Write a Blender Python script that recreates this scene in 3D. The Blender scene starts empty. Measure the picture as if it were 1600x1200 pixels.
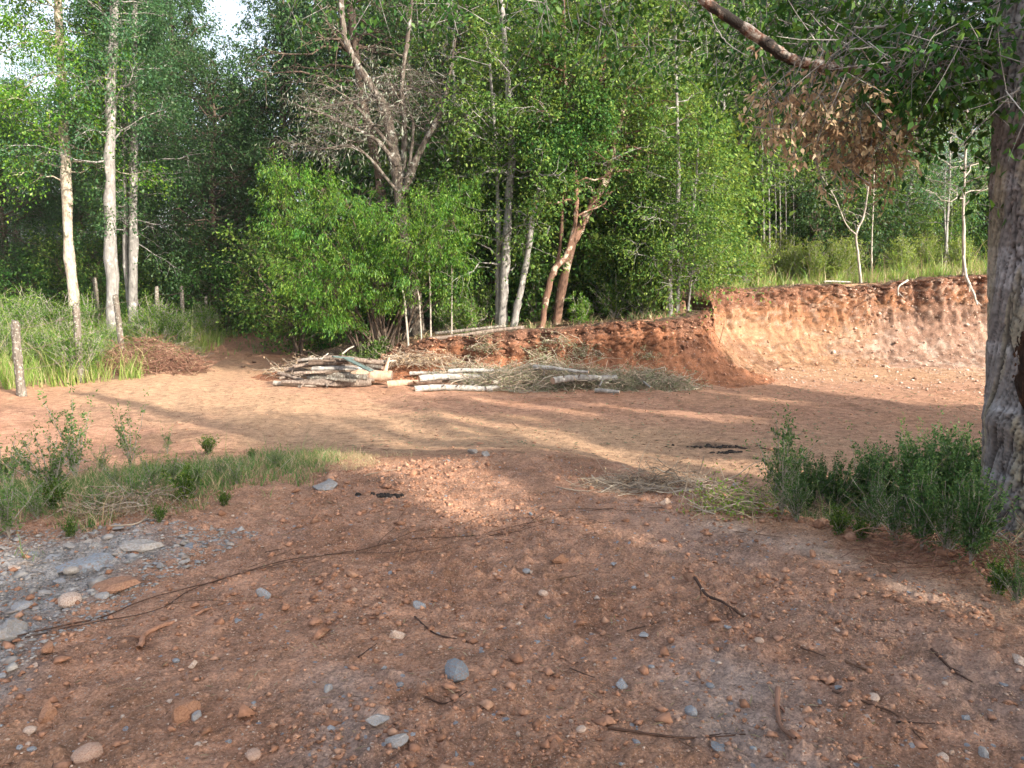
import bpy, math, random
import numpy as np
from math import radians as R, sin, cos, pi
rng = np.random.default_rng(7)
random.seed(7)
sc = bpy.context.scene
col = sc.collection

# ------------------------------------------------------------ camera, world, sun
F = 1250.0                      # focal length in photograph pixels
PITCH = math.atan(170 / F)
CAM = np.array([0.0, 0.0, 2.2])
cam_d = bpy.data.cameras.new('camera'); cam = bpy.data.objects.new('camera', cam_d); col.objects.link(cam)
cam.location = CAM; cam.rotation_euler = (pi / 2 - PITCH, 0, 0)
cam_d.sensor_width = 36; cam_d.lens = 36 * F / 1600; cam_d.clip_start = 0.05; cam_d.clip_end = 2000
sc.camera = cam

SUN_EL, SUN_AZ = R(27), math.atan2(0.73, -0.68)        # azimuth measured from +Y towards +X
S = np.array([sin(SUN_AZ) * cos(SUN_EL), cos(SUN_AZ) * cos(SUN_EL), sin(SUN_EL)])
w = bpy.data.worlds.new('World'); sc.world = w; w.use_nodes = True
nt = w.node_tree; nt.nodes.clear()
sky = nt.nodes.new('ShaderNodeTexSky'); sky.sky_type = 'NISHITA'; sky.sun_disc = False
sky.sun_elevation = SUN_EL; sky.sun_rotation = SUN_AZ; sky.air_density = 1.0; sky.dust_density = 4.0; sky.ozone_density = 0.8
bg = nt.nodes.new('ShaderNodeBackground'); bg.inputs[1].default_value = 0.15
wo = nt.nodes.new('ShaderNodeOutputWorld')
hs_ = nt.nodes.new('ShaderNodeHueSaturation'); hs_.inputs['Saturation'].default_value = .55
nt.links.new(sky.outputs[0], hs_.inputs['Color']); nt.links.new(hs_.outputs[0], bg.inputs[0]); nt.links.new(bg.outputs[0], wo.inputs[0])
sun_d = bpy.data.lights.new('sun', 'SUN'); sun = bpy.data.objects.new('sun', sun_d); col.objects.link(sun)
sun_d.energy = 4.0; sun_d.angle = R(0.9); sun_d.color = (1.0, 0.89, 0.74)
sun.rotation_euler = (pi / 2 - SUN_EL, 0, pi - SUN_AZ)
sc.view_settings.view_transform = 'Standard'; sc.view_settings.look = 'None'
sc.view_settings.gamma = 1; sc.view_settings.use_curve_mapping = False
sc.view_settings.exposure = 1.52
sc.cycles.max_bounces = 6; sc.cycles.diffuse_bounces = 3; sc.cycles.transmission_bounces = 4
sc.cycles.glossy_bounces = 2; sc.cycles.caustics_reflective = False; sc.cycles.caustics_refractive = False

# ------------------------------------------------------------ planning helpers (photo pixel -> place)
def ray(u, v):
    x = (u - 800) / F; yc = -(v - 600) / F
    return np.array([x, cos(PITCH) + yc * sin(PITCH), -sin(PITCH) + yc * cos(PITCH)])
def at_z(u, v, z):
    r = ray(u, v); return CAM + r * (z - CAM[2]) / r[2]
def at_y(u, v, y):
    r = ray(u, v); return CAM + r * y / r[1]

# ------------------------------------------------------------ numpy noise
def _h(ix, iy, iz, s):
    n = (ix.astype(np.int64) * 374761393 + iy.astype(np.int64) * 668265263 + iz.astype(np.int64) * 2147483647 * 3 + s * 1274126177) & 0xffffffff
    n = ((n ^ (n >> 13)) * 1274126177) & 0xffffffff
    n = ((n ^ (n >> 15)) * 2246822519) & 0xffffffff
    return ((n ^ (n >> 16)) & 0xffffff) / float(0xffffff)
def noise2(x, y, s=0):
    x = np.asarray(x, float); y = np.asarray(y, float)
    ix = np.floor(x); iy = np.floor(y); fx = x - ix; fy = y - iy
    ux = fx * fx * fx * (fx * (fx * 6 - 15) + 10); uy = fy * fy * fy * (fy * (fy * 6 - 15) + 10)
    z = np.zeros_like(ix)
    a = _h(ix, iy, z, s); b = _h(ix + 1, iy, z, s); c = _h(ix, iy + 1, z, s); d = _h(ix + 1, iy + 1, z, s)
    return ((a * (1 - ux) + b * ux) * (1 - uy) + (c * (1 - ux) + d * ux) * uy) * 2 - 1
def fbm(x, y, o=4, s=0, g=0.5):
    t = 0; a = 1; n = 0
    for k in range(o):
        t = t + a * noise2(x * 2 ** k + 13.7 * k, y * 2 ** k - 7.1 * k, s + k); n += a; a *= g
    return t / n
def worley(x, y, s=0):
    x = np.asarray(x, float); y = np.asarray(y, float)
    ix = np.floor(x); iy = np.floor(y); f1 = np.full(x.shape, 9.0); f2 = np.full(x.shape, 9.0); cid = np.zeros(x.shape)
    z = np.zeros_like(ix)
    for dx in (-1, 0, 1):
        for dy in (-1, 0, 1):
            cx = ix + dx; cy = iy + dy
            px = cx + _h(cx, cy, z, s); py = cy + _h(cx, cy, z, s + 51)
            d = np.hypot(px - x, py - y); i = _h(cx, cy, z, s + 99)
            m = d < f1
            f2 = np.where(m, f1, np.minimum(f2, d)); cid = np.where(m, i, cid); f1 = np.where(m, d, f1)
    return f1, f2, cid
def sm(t):
    t = np.clip(t, 0, 1); return t * t * (3 - 2 * t)
def unit(v):
    return v / np.maximum(np.linalg.norm(v, axis=-1, keepdims=True), 1e-9)
def poly_sd(x, y, P):
    """signed distance to polygon, negative inside"""
    P = np.asarray(P, float); d = np.full(x.shape, 1e9); ins = np.zeros(x.shape, bool)
    for i in range(len(P)):
        a = P[i]; b = P[(i + 1) % len(P)]; e = b - a
        t = np.clip(((x - a[0]) * e[0] + (y - a[1]) * e[1]) / (e @ e), 0, 1)
        d = np.minimum(d, np.hypot(x - a[0] - t * e[0], y - a[1] - t * e[1]))
        c = ((a[1] > y) != (b[1] > y)) & (x < (b[0] - a[0]) * (y - a[1]) / (b[1] - a[1] + 1e-12) + a[0])
        ins ^= c
    return np.where(ins, -d, d)
def seg_d(x, y, a, b):
    a = np.asarray(a, float)[:2]; b = np.asarray(b, float)[:2]; e = b - a
    t = np.clip(((x - a[0]) * e[0] + (y - a[1]) * e[1]) / (e @ e + 1e-9), 0, 1)
    return np.hypot(x - a[0] - t * e[0], y - a[1] - t * e[1])

# ------------------------------------------------------------ terrain shape
MOUND = [(-9, -8), (-5.2, 3.0), (-3.3, 4.7), (-2.6, 5.2), (-1.75, 5.7), (-0.9, 6.0), (-0.1, 6.1), (0.6, 6.0), (1.15, 5.7), (1.65, 5.2), (2.05, 4.65), (2.4, 3.8), (3.0, 2.6), (4.6, -8)]
TOE = np.array([(-5.6, 16.9), (-4.2, 16.9), (-2.6, 16.7), (-1.0, 16.6), (1.0, 16.5), (3.0, 16.2), (4.5, 15.8), (5.35, 16.2), (5.7, 17.4), (6.1, 18.6), (7.2, 19.1), (9.2, 19.2), (12.0, 18.7), (15.0, 17.8), (20.0, 16.5)])
TOP = np.array([(-5.6, 18.0), (-4.2, 17.8), (-2.6, 17.6), (-1.0, 17.5), (1.0, 17.5), (2.8, 17.5), (3.9, 17.7), (4.25, 18.6), (4.45, 19.8), (4.9, 20.9), (6.4, 21.4), (9.2, 21.5), (12.0, 21.1), (15.2, 20.3), (20.5, 19.0)])
PLAT = [tuple(p) for p in TOP] + [(45, 12), (60, 80), (-5.5, 80), (-5.8, 30), (-5.9, 20)]
def Zp(x, y):
    lo = np.interp(x, [-6, -4, -2, 1, 3, 4.2], [.15, .42, .80, 1.05, 1.22, 1.3])
    hi = np.interp(x, [4, 9, 12, 16, 22], [1.78, 1.93, 2.17, 2.40, 2.6])
    m = np.maximum(sm((x - 3.3) / 1.0) * sm((y - 18.2) / 2.4), sm((y - 20) / 8) * sm((x + 5) / 5) * .9)
    m = np.maximum(m, sm((x - 4.6) / .6))
    return lo * (1 - m) + hi * m + np.clip(y - 23, 0, 60) * 0.035
def H(x, y):
    x = np.asarray(x, float); y = np.asarray(y, float)
    dm = np.maximum(poly_sd(x, y, MOUND), 0)
    wd = np.where(x > 1.2, 1.5 + 0 * x, np.where(x < -1.5, 3.4, 3.6))
    wd = np.interp(x, [-2, 0.2, 1.0, 1.8], [5.0, 5.4, 4.2, 1.7])
    z = 0.6 * (1 - sm(dm / wd))
    z = z + 0.17 * np.exp(-((x - 3.3) ** 2 + (y - 4.75) ** 2) / .8)
    berm = poly_sd(x, y, MOUND)
    z = z + .07 * np.exp(-((berm - .1) / .28) ** 2) * sm((x - 0.9) / .6) * (.6 + .6 * fbm(x * 1.3, y * 1.3, 2, 61))
    z = z + 0.05 * np.exp(-(((x + .1) / .9) ** 2 + ((y - 7.0) / .35) ** 2)) * (1 + .5 * fbm(x * 2, y * 2, 2, 31))
    z = z + np.clip(y - 24, 0, 60) * 0.022 * sm((-x - 3) / 4)
    z = z + .25 * sm((-x - 9) / 4) * sm((y - 14) / 5)
    sd = -poly_sd(x, y, PLAT)
    wdt = np.interp(x, [-4.5, -1.5], [1.6, .22])
    k = sm((sd + .02) / wdt)
    z = z * (1 - k) + Zp(x, y) * k
    return z
STREAK = np.array([0.73, -0.68])
def rough(x, y):
    """how broken the soil is: 1 on the loose fill in front, small on the packed clearing"""
    dm = poly_sd(x, y, MOUND)
    return np.clip(1 - sm((dm - .6 + .5 * fbm(x * 1.5, y * 1.5, 3, 99)) / 1.8) * .80, 0, 1)
def D(x, y):
    x = np.asarray(x, float); y = np.asarray(y, float)
    r = rough(x, y)
    big = fbm(x * 1.1, y * 1.1, 3, 3) * .035 * (0.5 + .5 * r)
    ru = (x * .80 + y * .25); rv = (-x * .25 + y * .97)           # wheel ruts run with the track
    ruts = (noise2(ru * 3.2, rv * .35, 12) * .028 + noise2(ru * 8, rv * .6, 14) * .010)
    f1, f2, c = worley(x * 9, y * 9, 5)
    clod = np.where(c > .40, np.clip(.46 - f1, 0, 1) * .12 * (c - .25), 0)
    f1b, f2b, cb = worley(x * 26, y * 26, 8)
    clod2 = np.where(cb > .3, np.clip(.50 - f1b, 0, 1) * .045 * cb, 0)
    pat = sm((fbm(x * .9 + 4, y * .9, 3, 21) + .25) / .5)
    fine = fbm(x * 12, y * 12, 4, 17) * .022
    far = sm((16 - np.hypot(x, y)) / 8)
    return big + ruts * (1 - .5 * r) + (clod * pat + clod2 * (.35 + .65 * pat)) * r * far + fine * (.22 + .78 * r)
def G(x, y):
    return H(x, y) + D(x, y)
def gz(x, y):
    return float(G(np.array([x]), np.array([y]))[0])
def gzs(x, y):
    return float(H(np.array([x]), np.array([y]))[0])
def on_ground(u, v):
    r = ray(u, v)
    t = np.geomspace(1.5, 70, 1500); X = CAM[0] + r[0] * t; Y = r[1] * t; Z = CAM[2] + r[2] * t
    g = H(X, Y); b = np.nonzero(Z < g)[0]
    i = b[0] if len(b) else len(t) - 1
    return np.array([X[i], Y[i], gz(X[i], Y[i])])

# ------------------------------------------------------------ mesh helpers
class MB:
    def __init__(s): s.v = []; s.q = []; s.t = []; s.n = 0; s.qm = []; s.tm = []
    def add(s, v, q=None, t=None, mi=0):
        v = np.asarray(v, float).reshape(-1, 3)
        if q is not None and len(q): q = np.asarray(q, int).reshape(-1, 4) + s.n; s.q.append(q); s.qm.append(np.full(len(q), mi))
        if t is not None and len(t): t = np.asarray(t, int).reshape(-1, 3) + s.n; s.t.append(t); s.tm.append(np.full(len(t), mi))
        s.v.append(v); s.n += len(v); return s
    def mesh(s, name, mats, smooth=False, colors=None):
        me = bpy.data.meshes.new(name)
        V = np.concatenate(s.v) if s.v else np.zeros((0, 3))
        q = np.concatenate(s.q) if s.q else np.zeros((0, 4), int); t = np.concatenate(s.t) if s.t else np.zeros((0, 3), int)
        nl = q.size + t.size
        me.vertices.add(len(V)); me.vertices.foreach_set('co', V.astype(np.float32).ravel())
        me.loops.add(nl); me.loops.foreach_set('vertex_index', np.concatenate([q.ravel(), t.ravel()]).astype(np.int32))
        me.polygons.add(len(q) + len(t))
        ls = np.concatenate([np.arange(len(q)) * 4, q.size + np.arange(len(t)) * 3]).astype(np.int32)
        me.polygons.foreach_set('loop_start', ls)
        mi = np.concatenate([np.concatenate(s.qm) if s.qm else [], np.concatenate(s.tm) if s.tm else []]).astype(np.int32)
        me.polygons.foreach_set('material_index', mi)
        if smooth: me.polygons.foreach_set('use_smooth', np.ones(len(mi), bool))
        me.update(calc_edges=True)
        for m in (mats if isinstance(mats, (list, tuple)) else [mats]): me.materials.append(m)
        if colors is not None:
            for cn, arr in colors.items():
                if arr.ndim == 1:
                    at = me.attributes.new(cn, 'FLOAT', 'POINT'); at.data.foreach_set('value', arr.astype(np.float32))
                else:
                    at = me.attributes.new(cn, 'FLOAT_COLOR', 'POINT')
                    at.data.foreach_set('color', np.concatenate([arr, np.ones((len(arr), 1))], 1).astype(np.float32).ravel())
        return me
    def build(s, name, mats, parent=None, smooth=False, colors=None, loc=None, **props):
        me = s.mesh(name, mats, smooth, colors); return obj(name, me, parent, loc, **props)
def obj(name, me, parent=None, loc=None, rot=None, scale=None, **props):
    o = bpy.data.objects.new(name, me); col.objects.link(o)
    if parent is not None: o.parent = parent
    if loc is not None: o.location = loc
    if rot is not None: o.rotation_euler = rot
    if scale is not None: o.scale = scale if hasattr(scale, '__len__') else (scale,) * 3
    for k, v in props.items():
        if v is not None: o[k] = v
    return o
def thing(name, label, cat, loc=(0, 0, 0), rz=0, group=None):
    return obj(name, None, None, loc, (0, 0, rz), None, label=label, category=cat, group=group)
def copy_tree(o, parent=None, loc=None, rz=None, scale=None, label=None, group=None):
    c = o.copy(); col.objects.link(c)
    if parent is not None: c.parent = parent
    if loc is not None: c.location = loc
    if rz is not None: c.rotation_euler = (0, 0, rz)
    if scale is not None: c.scale = (scale,) * 3 if not hasattr(scale, '__len__') else scale
    if label: c['label'] = label
    if group: c['group'] = group
    for ch in list(o.children): copy_tree(ch, c)
    return c
def tubes(P, Rr, sides=5):
    """P (N,n,3) polylines, Rr (N,n) radii -> verts, quads"""
    P = np.asarray(P, float); Rr = np.asarray(Rr, float)
    if P.ndim == 2: P = P[None]; Rr = Rr[None]
    N, n, _ = P.shape
    T = unit(np.gradient(P, axis=1)); mt = unit(P[:, -1] - P[:, 0])
    ref = np.where(np.abs(mt[:, 2:3]) > .8, np.array([[1., 0, 0]]), np.array([[0., 0, 1]]))
    a = np.cross(mt, ref)[:, None, :]
    N1 = unit(a - (a * T).sum(-1, keepdims=True) * T); N2 = np.cross(T, N1)
    an = np.arange(sides) * 2 * pi / sides
    V = P[:, :, None] + Rr[:, :, None, None] * (np.cos(an)[None, None, :, None] * N1[:, :, None] + np.sin(an)[None, None, :, None] * N2[:, :, None])
    i = np.arange(N)[:, None, None] * n * sides; j = np.arange(n - 1)[None, :, None] * sides; k = np.arange(sides)[None, None, :]; k2 = (k + 1) % sides
    q = np.stack([i + j + k, i + j + k2, i + j + sides + k2, i + j + sides + k], -1).reshape(-1, 4)
    return V.reshape(-1, 3), q
def spline(pts, n):
    """smooth resample of a polyline (Catmull-Rom)"""
    p = np.asarray(pts, float); m = len(p)
    if m == 2: return p[0] + (p[1] - p[0]) * np.linspace(0, 1, n)[:, None]
    q = np.vstack([2 * p[0] - p[1], p, 2 * p[-1] - p[-2]])
    t = np.linspace(0, m - 1 - 1e-6, n); i = t.astype(int); f = (t - i)[:, None]
    a, b, c, d = q[i], q[i + 1], q[i + 2], q[i + 3]
    return .5 * (2 * b + (c - a) * f + (2 * a - 5 * b + 4 * c - d) * f ** 2 + (3 * b - a - 3 * c + d) * f ** 3)
def leaves(C, Dr, L, Wd, g, fold=.25, updir=.6):
    """one folded rhombus per leaf; C base, Dr direction"""
    n = len(C); Dr = unit(Dr)
    up = unit(g.normal(size=(n, 3)) * (1 - updir) + np.array([0, 0, 1.]) * updir)
    sd = unit(np.cross(Dr, up)); nm = np.cross(sd, Dr)
    L = np.broadcast_to(L, (n,))[:, None]; Wd = np.broadcast_to(Wd, (n,))[:, None]
    mid = C + Dr * L * .45 - nm * L * .02
    V = np.stack([C, mid + sd * Wd * .5 + nm * Wd * fold, C + Dr * L - nm * L * .08, mid - sd * Wd * .5 + nm * Wd * fold], 1)
    return V.reshape(-1, 3), np.arange(n * 4).reshape(n, 4)
def sprays(P, Dr, Ls, k, L, Wd, g, jit=.35, droop=.3, spread=.9):
    """k leaves along every twig (P base, Dr direction, Ls length)"""
    n = len(P); t = g.random((n, k)) ** .7; Dr = unit(Dr)
    Ls = np.broadcast_to(Ls, (n,))
    C = P[:, None] + Dr[:, None] * (t * Ls[:, None])[..., None] + g.normal(size=(n, k, 3)) * (Ls[:, None, None] * jit * .5)
    C[..., 2] -= droop * (t ** 2) * Ls[:, None] * .5
    d = Dr[:, None] * .5 + g.normal(size=(n, k, 3)) * spread * .6 + np.array([0, 0, -droop])
    s = g.uniform(.6, 1.25, (n * k))
    return leaves(C.reshape(-1, 3), d.reshape(-1, 3), L * s, Wd * s, g)

# ------------------------------------------------------------ materials
def mat(name):
    m = bpy.data.materials.new(name); m.use_nodes = True; n = m.node_tree.nodes; n.clear()
    return m, n, m.node_tree.links
def N(n, t, **kw):
    x = n.new(t)
    for k, v in kw.items():
        if k.startswith('i_'): x.inputs[int(k[2:])].default_value = v
        else: setattr(x, k, v)
    return x
def ramp(n, stops, interp='LINEAR'):
    r = n.new('ShaderNodeValToRGB'); r.color_ramp.interpolation = interp; e = r.color_ramp.elements
    e[0].position, e[0].color = stops[0][0], (*stops[0][1], 1); e[1].position, e[1].color = stops[-1][0], (*stops[-1][1], 1)
    for p, c in stops[1:-1]:
        x = e.new(p); x.color = (*c, 1)
    return r
def leaf_mat(name, cols, trans=.42, rough_=.45, spec=.35, hv=.1):
    m, n, l = mat(name)
    g = n.new('ShaderNodeNewGeometry'); oi = n.new('ShaderNodeObjectInfo')
    rp = ramp(n, [(i / (len(cols) - 1), c) for i, c in enumerate(cols)]); l.new(g.outputs['Random Per Island'], rp.inputs[0])
    hs = n.new('ShaderNodeHueSaturation'); l.new(rp.outputs[0], hs.inputs['Color'])
    mr = N(n, 'ShaderNodeMapRange', i_3=1 - hv * 1.6, i_4=1 + hv * 1.6); l.new(oi.outputs['Random'], mr.inputs[0]); l.new(mr.outputs[0], hs.inputs['Value'])
    # clumps of older and younger leaves
    tc = n.new('ShaderNodeTexCoord'); nz = N(n, 'ShaderNodeTexNoise'); nz.inputs['Scale'].default_value = 1.3; l.new(tc.outputs['Object'], nz.inputs[0])
    mh = N(n, 'ShaderNodeMapRange', i_1=.3, i_2=.7, i_3=.485, i_4=.515); l.new(nz.outputs[0], mh.inputs[0]); l.new(mh.outputs[0], hs.inputs['Hue'])
    p = n.new('ShaderNodeBsdfPrincipled'); p.inputs['Roughness'].default_value = rough_; p.inputs['Specular IOR Level'].default_value = spec
    l.new(hs.outputs[0], p.inputs['Base Color'])
    hs2 = n.new('ShaderNodeHueSaturation'); hs2.inputs['Hue'].default_value = .475; hs2.inputs['Saturation'].default_value = 1.1; hs2.inputs['Value'].default_value = 1.35
    l.new(hs.outputs[0], hs2.inputs['Color'])
    t = n.new('ShaderNodeBsdfTranslucent'); l.new(hs2.outputs[0], t.inputs[0])
    mx = N(n, 'ShaderNodeMixShader', i_0=trans); l.new(p.outputs[0], mx.inputs[1]); l.new(t.outputs[0], mx.inputs[2])
    o = n.new('ShaderNodeOutputMaterial'); l.new(mx.outputs[0], o.inputs[0]); return m
def bark_mat(name, cols, scale=(6, 6, 1.2), bump=.5, spots=None, sp_scale=5, sp_lo=.55, band=0):
    m, n, l = mat(name)
    tc = n.new('ShaderNodeTexCoord'); mp = n.new('ShaderNodeMapping'); mp.inputs['Scale'].default_value = scale; l.new(tc.outputs['Object'], mp.inputs[0])
    nz = N(n, 'ShaderNodeTexNoise'); nz.inputs['Scale'].default_value = 2.2; nz.inputs['Detail'].default_value = 8; nz.inputs['Roughness'].default_value = .68
    l.new(mp.outputs[0], nz.inputs[0])
    rp = ramp(n, [(.28 + .44 * i / (len(cols) - 1), c) for i, c in enumerate(cols)]); l.new(nz.outputs[0], rp.inputs[0])
    c = rp.outputs[0]
    if spots:
        ns = N(n, 'ShaderNodeTexNoise'); ns.inputs['Scale'].default_value = sp_scale; ns.inputs['Detail'].default_value = 5; l.new(tc.outputs['Object'], ns.inputs[0])
        mr = N(n, 'ShaderNodeMapRange', i_1=sp_lo, i_2=sp_lo + .06); l.new(ns.outputs[0], mr.inputs[0])
        mx = n.new('ShaderNodeMix'); mx.data_type = 'RGBA'; l.new(mr.outputs[0], mx.inputs[0]); l.new(c, mx.inputs[6]); mx.inputs[7].default_value = (*spots, 1)
        c = mx.outputs[2]
    p = n.new('ShaderNodeBsdfPrincipled'); p.inputs['Roughness'].default_value = .85; p.inputs['Specular IOR Level'].default_value = .25
    l.new(c, p.inputs['Base Color'])
    n2 = N(n, 'ShaderNodeTexNoise'); n2.inputs['Scale'].default_value = 9; n2.inputs['Detail'].default_value = 6; l.new(mp.outputs[0], n2.inputs[0])
    b = n.new('ShaderNodeBump'); b.inputs['Strength'].default_value = bump; b.inputs['Distance'].default_value = .02; l.new(n2.outputs[0], b.inputs['Height'])
    l.new(b.outputs[0], p.inputs['Normal'])
    o = n.new('ShaderNodeOutputMaterial'); l.new(p.outputs[0], o.inputs[0]); return m
def island_mat(name, cols, rough_=.9, scale=30, bump=.3, trans=0, dirt=None):
    """solid things whose every loose piece has its own tone (stones, clods, twigs)"""
    m, n, l = mat(name)
    g = n.new('ShaderNodeNewGeometry'); oi = n.new('ShaderNodeObjectInfo')
    ad = N(n, 'ShaderNodeMath', operation='ADD'); l.new(g.outputs['Random Per Island'], ad.inputs[0]); l.new(oi.outputs['Random'], ad.inputs[1])
    fr = N(n, 'ShaderNodeMath', operation='FRACT'); l.new(ad.outputs[0], fr.inputs[0])
    rp = ramp(n, [(i / (len(cols) - 1), c) for i, c in enumerate(cols)]); l.new(fr.outputs[0], rp.inputs[0])
    tc = n.new('ShaderNodeTexCoord'); nz = N(n, 'ShaderNodeTexNoise'); nz.inputs['Scale'].default_value = scale; nz.inputs['Detail'].default_value = 6
    l.new(tc.outputs['Object'], nz.inputs[0])
    mr = N(n, 'ShaderNodeMapRange', i_1=.3, i_2=.7, i_3=.72, i_4=1.28); l.new(nz.outputs[0], mr.inputs[0])
    mx = n.new('ShaderNodeMix'); mx.data_type = 'RGBA'; mx.blend_type = 'MULTIPLY'; mx.inputs[0].default_value = 1; l.new(rp.outputs[0], mx.inputs[6]); l.new(mr.outputs[0], mx.inputs[7])
    c = mx.outputs[2]
    if dirt:
        nd = N(n, 'ShaderNodeTexNoise'); nd.inputs['Scale'].default_value = scale * .5; nd.inputs['Detail'].default_value = 4; l.new(tc.outputs['Object'], nd.inputs[0])
        md = N(n, 'ShaderNodeMapRange', i_1=.5, i_2=.62, i_3=0, i_4=.7); l.new(nd.outputs[0], md.inputs[0])
        m2 = n.new('ShaderNodeMix'); m2.data_type = 'RGBA'; l.new(md.outputs[0], m2.inputs[0]); l.new(c, m2.inputs[6]); m2.inputs[7].default_value = (*dirt, 1); c = m2.outputs[2]
    p = n.new('ShaderNodeBsdfPrincipled'); p.inputs['Roughness'].default_value = rough_; p.inputs['Specular IOR Level'].default_value = .25; l.new(c, p.inputs['Base Color'])
    b = n.new('ShaderNodeBump'); b.inputs['Strength'].default_value = bump; b.inputs['Distance'].default_value = .006; l.new(nz.outputs[0], b.inputs['Height']); l.new(b.outputs[0], p.inputs['Normal'])
    o = n.new('ShaderNodeOutputMaterial'); l.new(p.outputs[0], o.inputs[0]); return m
def soil_mat(name, speck=True):
    m, n, l = mat(name)
    at = N(n, 'ShaderNodeAttribute', attribute_name='tone'); sp = N(n, 'ShaderNodeAttribute', attribute_name='loose')
    tc = n.new('ShaderNodeTexCoord')
    def nz(s, d=8, r=.62):
        x = N(n, 'ShaderNodeTexNoise'); x.inputs['Scale'].default_value = s; x.inputs['Detail'].default_value = d; x.inputs['Roughness'].default_value = r; l.new(tc.outputs['Object'], x.inputs[0]); return x
    a = nz(7); mr = N(n, 'ShaderNodeMapRange', i_1=.3, i_2=.7, i_3=.66, i_4=1.34); l.new(a.outputs[0], mr.inputs[0])
    a2 = nz(70, 5, .7); mr2 = N(n, 'ShaderNodeMapRange', i_1=.32, i_2=.68, i_3=.52, i_4=1.42); l.new(a2.outputs[0], mr2.inputs[0])
    a4 = nz(19, 6, .7); mr4 = N(n, 'ShaderNodeMapRange', i_1=.32, i_2=.68, i_3=.78, i_4=1.2); l.new(a4.outputs[0], mr4.inputs[0])
    mu0 = N(n, 'ShaderNodeMath', operation='MULTIPLY'); l.new(mr.outputs[0], mu0.inputs[0]); l.new(mr4.outputs[0], mu0.inputs[1])
    mu = N(n, 'ShaderNodeMath', operation='MULTIPLY'); l.new(mu0.outputs[0], mu.inputs[0]); l.new(mr2.outputs[0], mu.inputs[1])
    mx = n.new('ShaderNodeMix'); mx.data_type = 'RGBA'; mx.blend_type = 'MULTIPLY'; mx.inputs[0].default_value = 1; l.new(at.outputs['Color'], mx.inputs[6]); l.new(mu.outputs[0], mx.inputs[7])
    c = mx.outputs[2]
    for sc_, th, colr, wd in ((70, .84, (.46, .31, .23), .30), (150, .74, (.48, .33, .25), .32), (30, .95, (.28, .28, .30), .3)):
        v = N(n, 'ShaderNodeTexVoronoi'); v.inputs['Scale'].default_value = sc_; l.new(tc.outputs['Object'], v.inputs[0])
        sx = n.new('ShaderNodeSeparateColor'); l.new(v.outputs['Color'], sx.inputs[0])
        g1 = N(n, 'ShaderNodeMath', operation='GREATER_THAN', i_1=th); l.new(sx.outputs[0], g1.inputs[0])
        g2 = N(n, 'ShaderNodeMath', operation='LESS_THAN', i_1=wd); l.new(v.outputs['Distance'], g2.inputs[0])
        g3 = N(n, 'ShaderNodeMath', operation='MULTIPLY'); l.new(g1.outputs[0], g3.inputs[0]); l.new(g2.outputs[0], g3.inputs[1])
        g4 = N(n, 'ShaderNodeMath', operation='MULTIPLY'); l.new(g3.outputs[0], g4.inputs[0]); l.new(sp.outputs['Fac'], g4.inputs[1])
        m2 = n.new('ShaderNodeMix'); m2.data_type = 'RGBA'; l.new(g4.outputs[0], m2.inputs[0]); l.new(c, m2.inputs[6]); m2.inputs[7].default_value = (*colr, 1); c = m2.outputs[2]
    p = n.new('ShaderNodeBsdfPrincipled'); p.inputs['Roughness'].default_value = .95; p.inputs['Specular IOR Level'].default_value = .15; l.new(c, p.inputs['Base Color'])
    b1 = n.new('ShaderNodeBump'); b1.inputs['Strength'].default_value = 1.0; b1.inputs['Distance'].default_value = .022
    a3 = nz(38, 8, .7); l.new(a3.outputs[0], b1.inputs['Height'])
    v3 = N(n, 'ShaderNodeTexVoronoi'); v3.inputs['Scale'].default_value = 75; l.new(tc.outputs['Object'], v3.inputs[0])
    b2 = n.new('ShaderNodeBump'); b2.invert = True; b2.inputs['Strength'].default_value = .5; b2.inputs['Distance'].default_value = .006; l.new(v3.outputs['Distance'], b2.inputs['Height']); l.new(b1.outputs[0], b2.inputs['Normal'])
    l.new(b2.outputs[0], p.inputs['Normal'])
    o = n.new('ShaderNodeOutputMaterial'); l.new(p.outputs[0], o.inputs[0]); return m

M = {}
M['soil'] = soil_mat('red_soil')
M['leaf_dark'] = leaf_mat('leaf_dark', [(.022, .062, .024), (.034, .090, .030), (.052, .12, .038), (.085, .16, .048)])
M['leaf_mid'] = leaf_mat('leaf_mid', [(.032, .08, .018), (.06, .135, .026), (.11, .20, .038), (.20, .28, .06)], trans=.4, rough_=.55, spec=.2)
M['leaf_bright'] = leaf_mat('leaf_bright', [(.035, .115, .015), (.065, .18, .02), (.11, .25, .03), (.22, .35, .05)], trans=.48)
M['leaf_blue'] = leaf_mat('leaf_blue', [(.045, .12, .06), (.06, .16, .06), (.09, .19, .07)], trans=.4)
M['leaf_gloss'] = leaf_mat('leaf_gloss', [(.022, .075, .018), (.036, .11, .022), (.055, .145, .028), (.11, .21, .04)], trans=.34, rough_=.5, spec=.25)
M['leaf_dead'] = leaf_mat('leaf_dead', [(.22, .16, .095), (.38, .28, .17), (.52, .41, .27), (.28, .19, .11)], trans=.3)
M['leaf_grey'] = leaf_mat('leaf_grey', [(.12, .14, .08), (.19, .21, .12), (.27, .27, .17), (.15, .19, .08)], trans=.25)
M['lichen'] = leaf_mat('lichen', [(.16, .18, .14), (.22, .24, .19), (.12, .14, .09)], trans=.25)
M['grass_lit'] = leaf_mat('grass_meadow', [(.13, .27, .04), (.18, .33, .055), (.27, .37, .10), (.42, .40, .19)], trans=.5)
M['grass_green'] = leaf_mat('grass_green', [(.06, .15, .035), (.09, .20, .05), (.16, .24, .08)], trans=.45)
M['grass_dry'] = leaf_mat('grass_dry', [(.28, .21, .10), (.42, .33, .19), (.52, .43, .27), (.2, .2, .08)], trans=.3)
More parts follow.
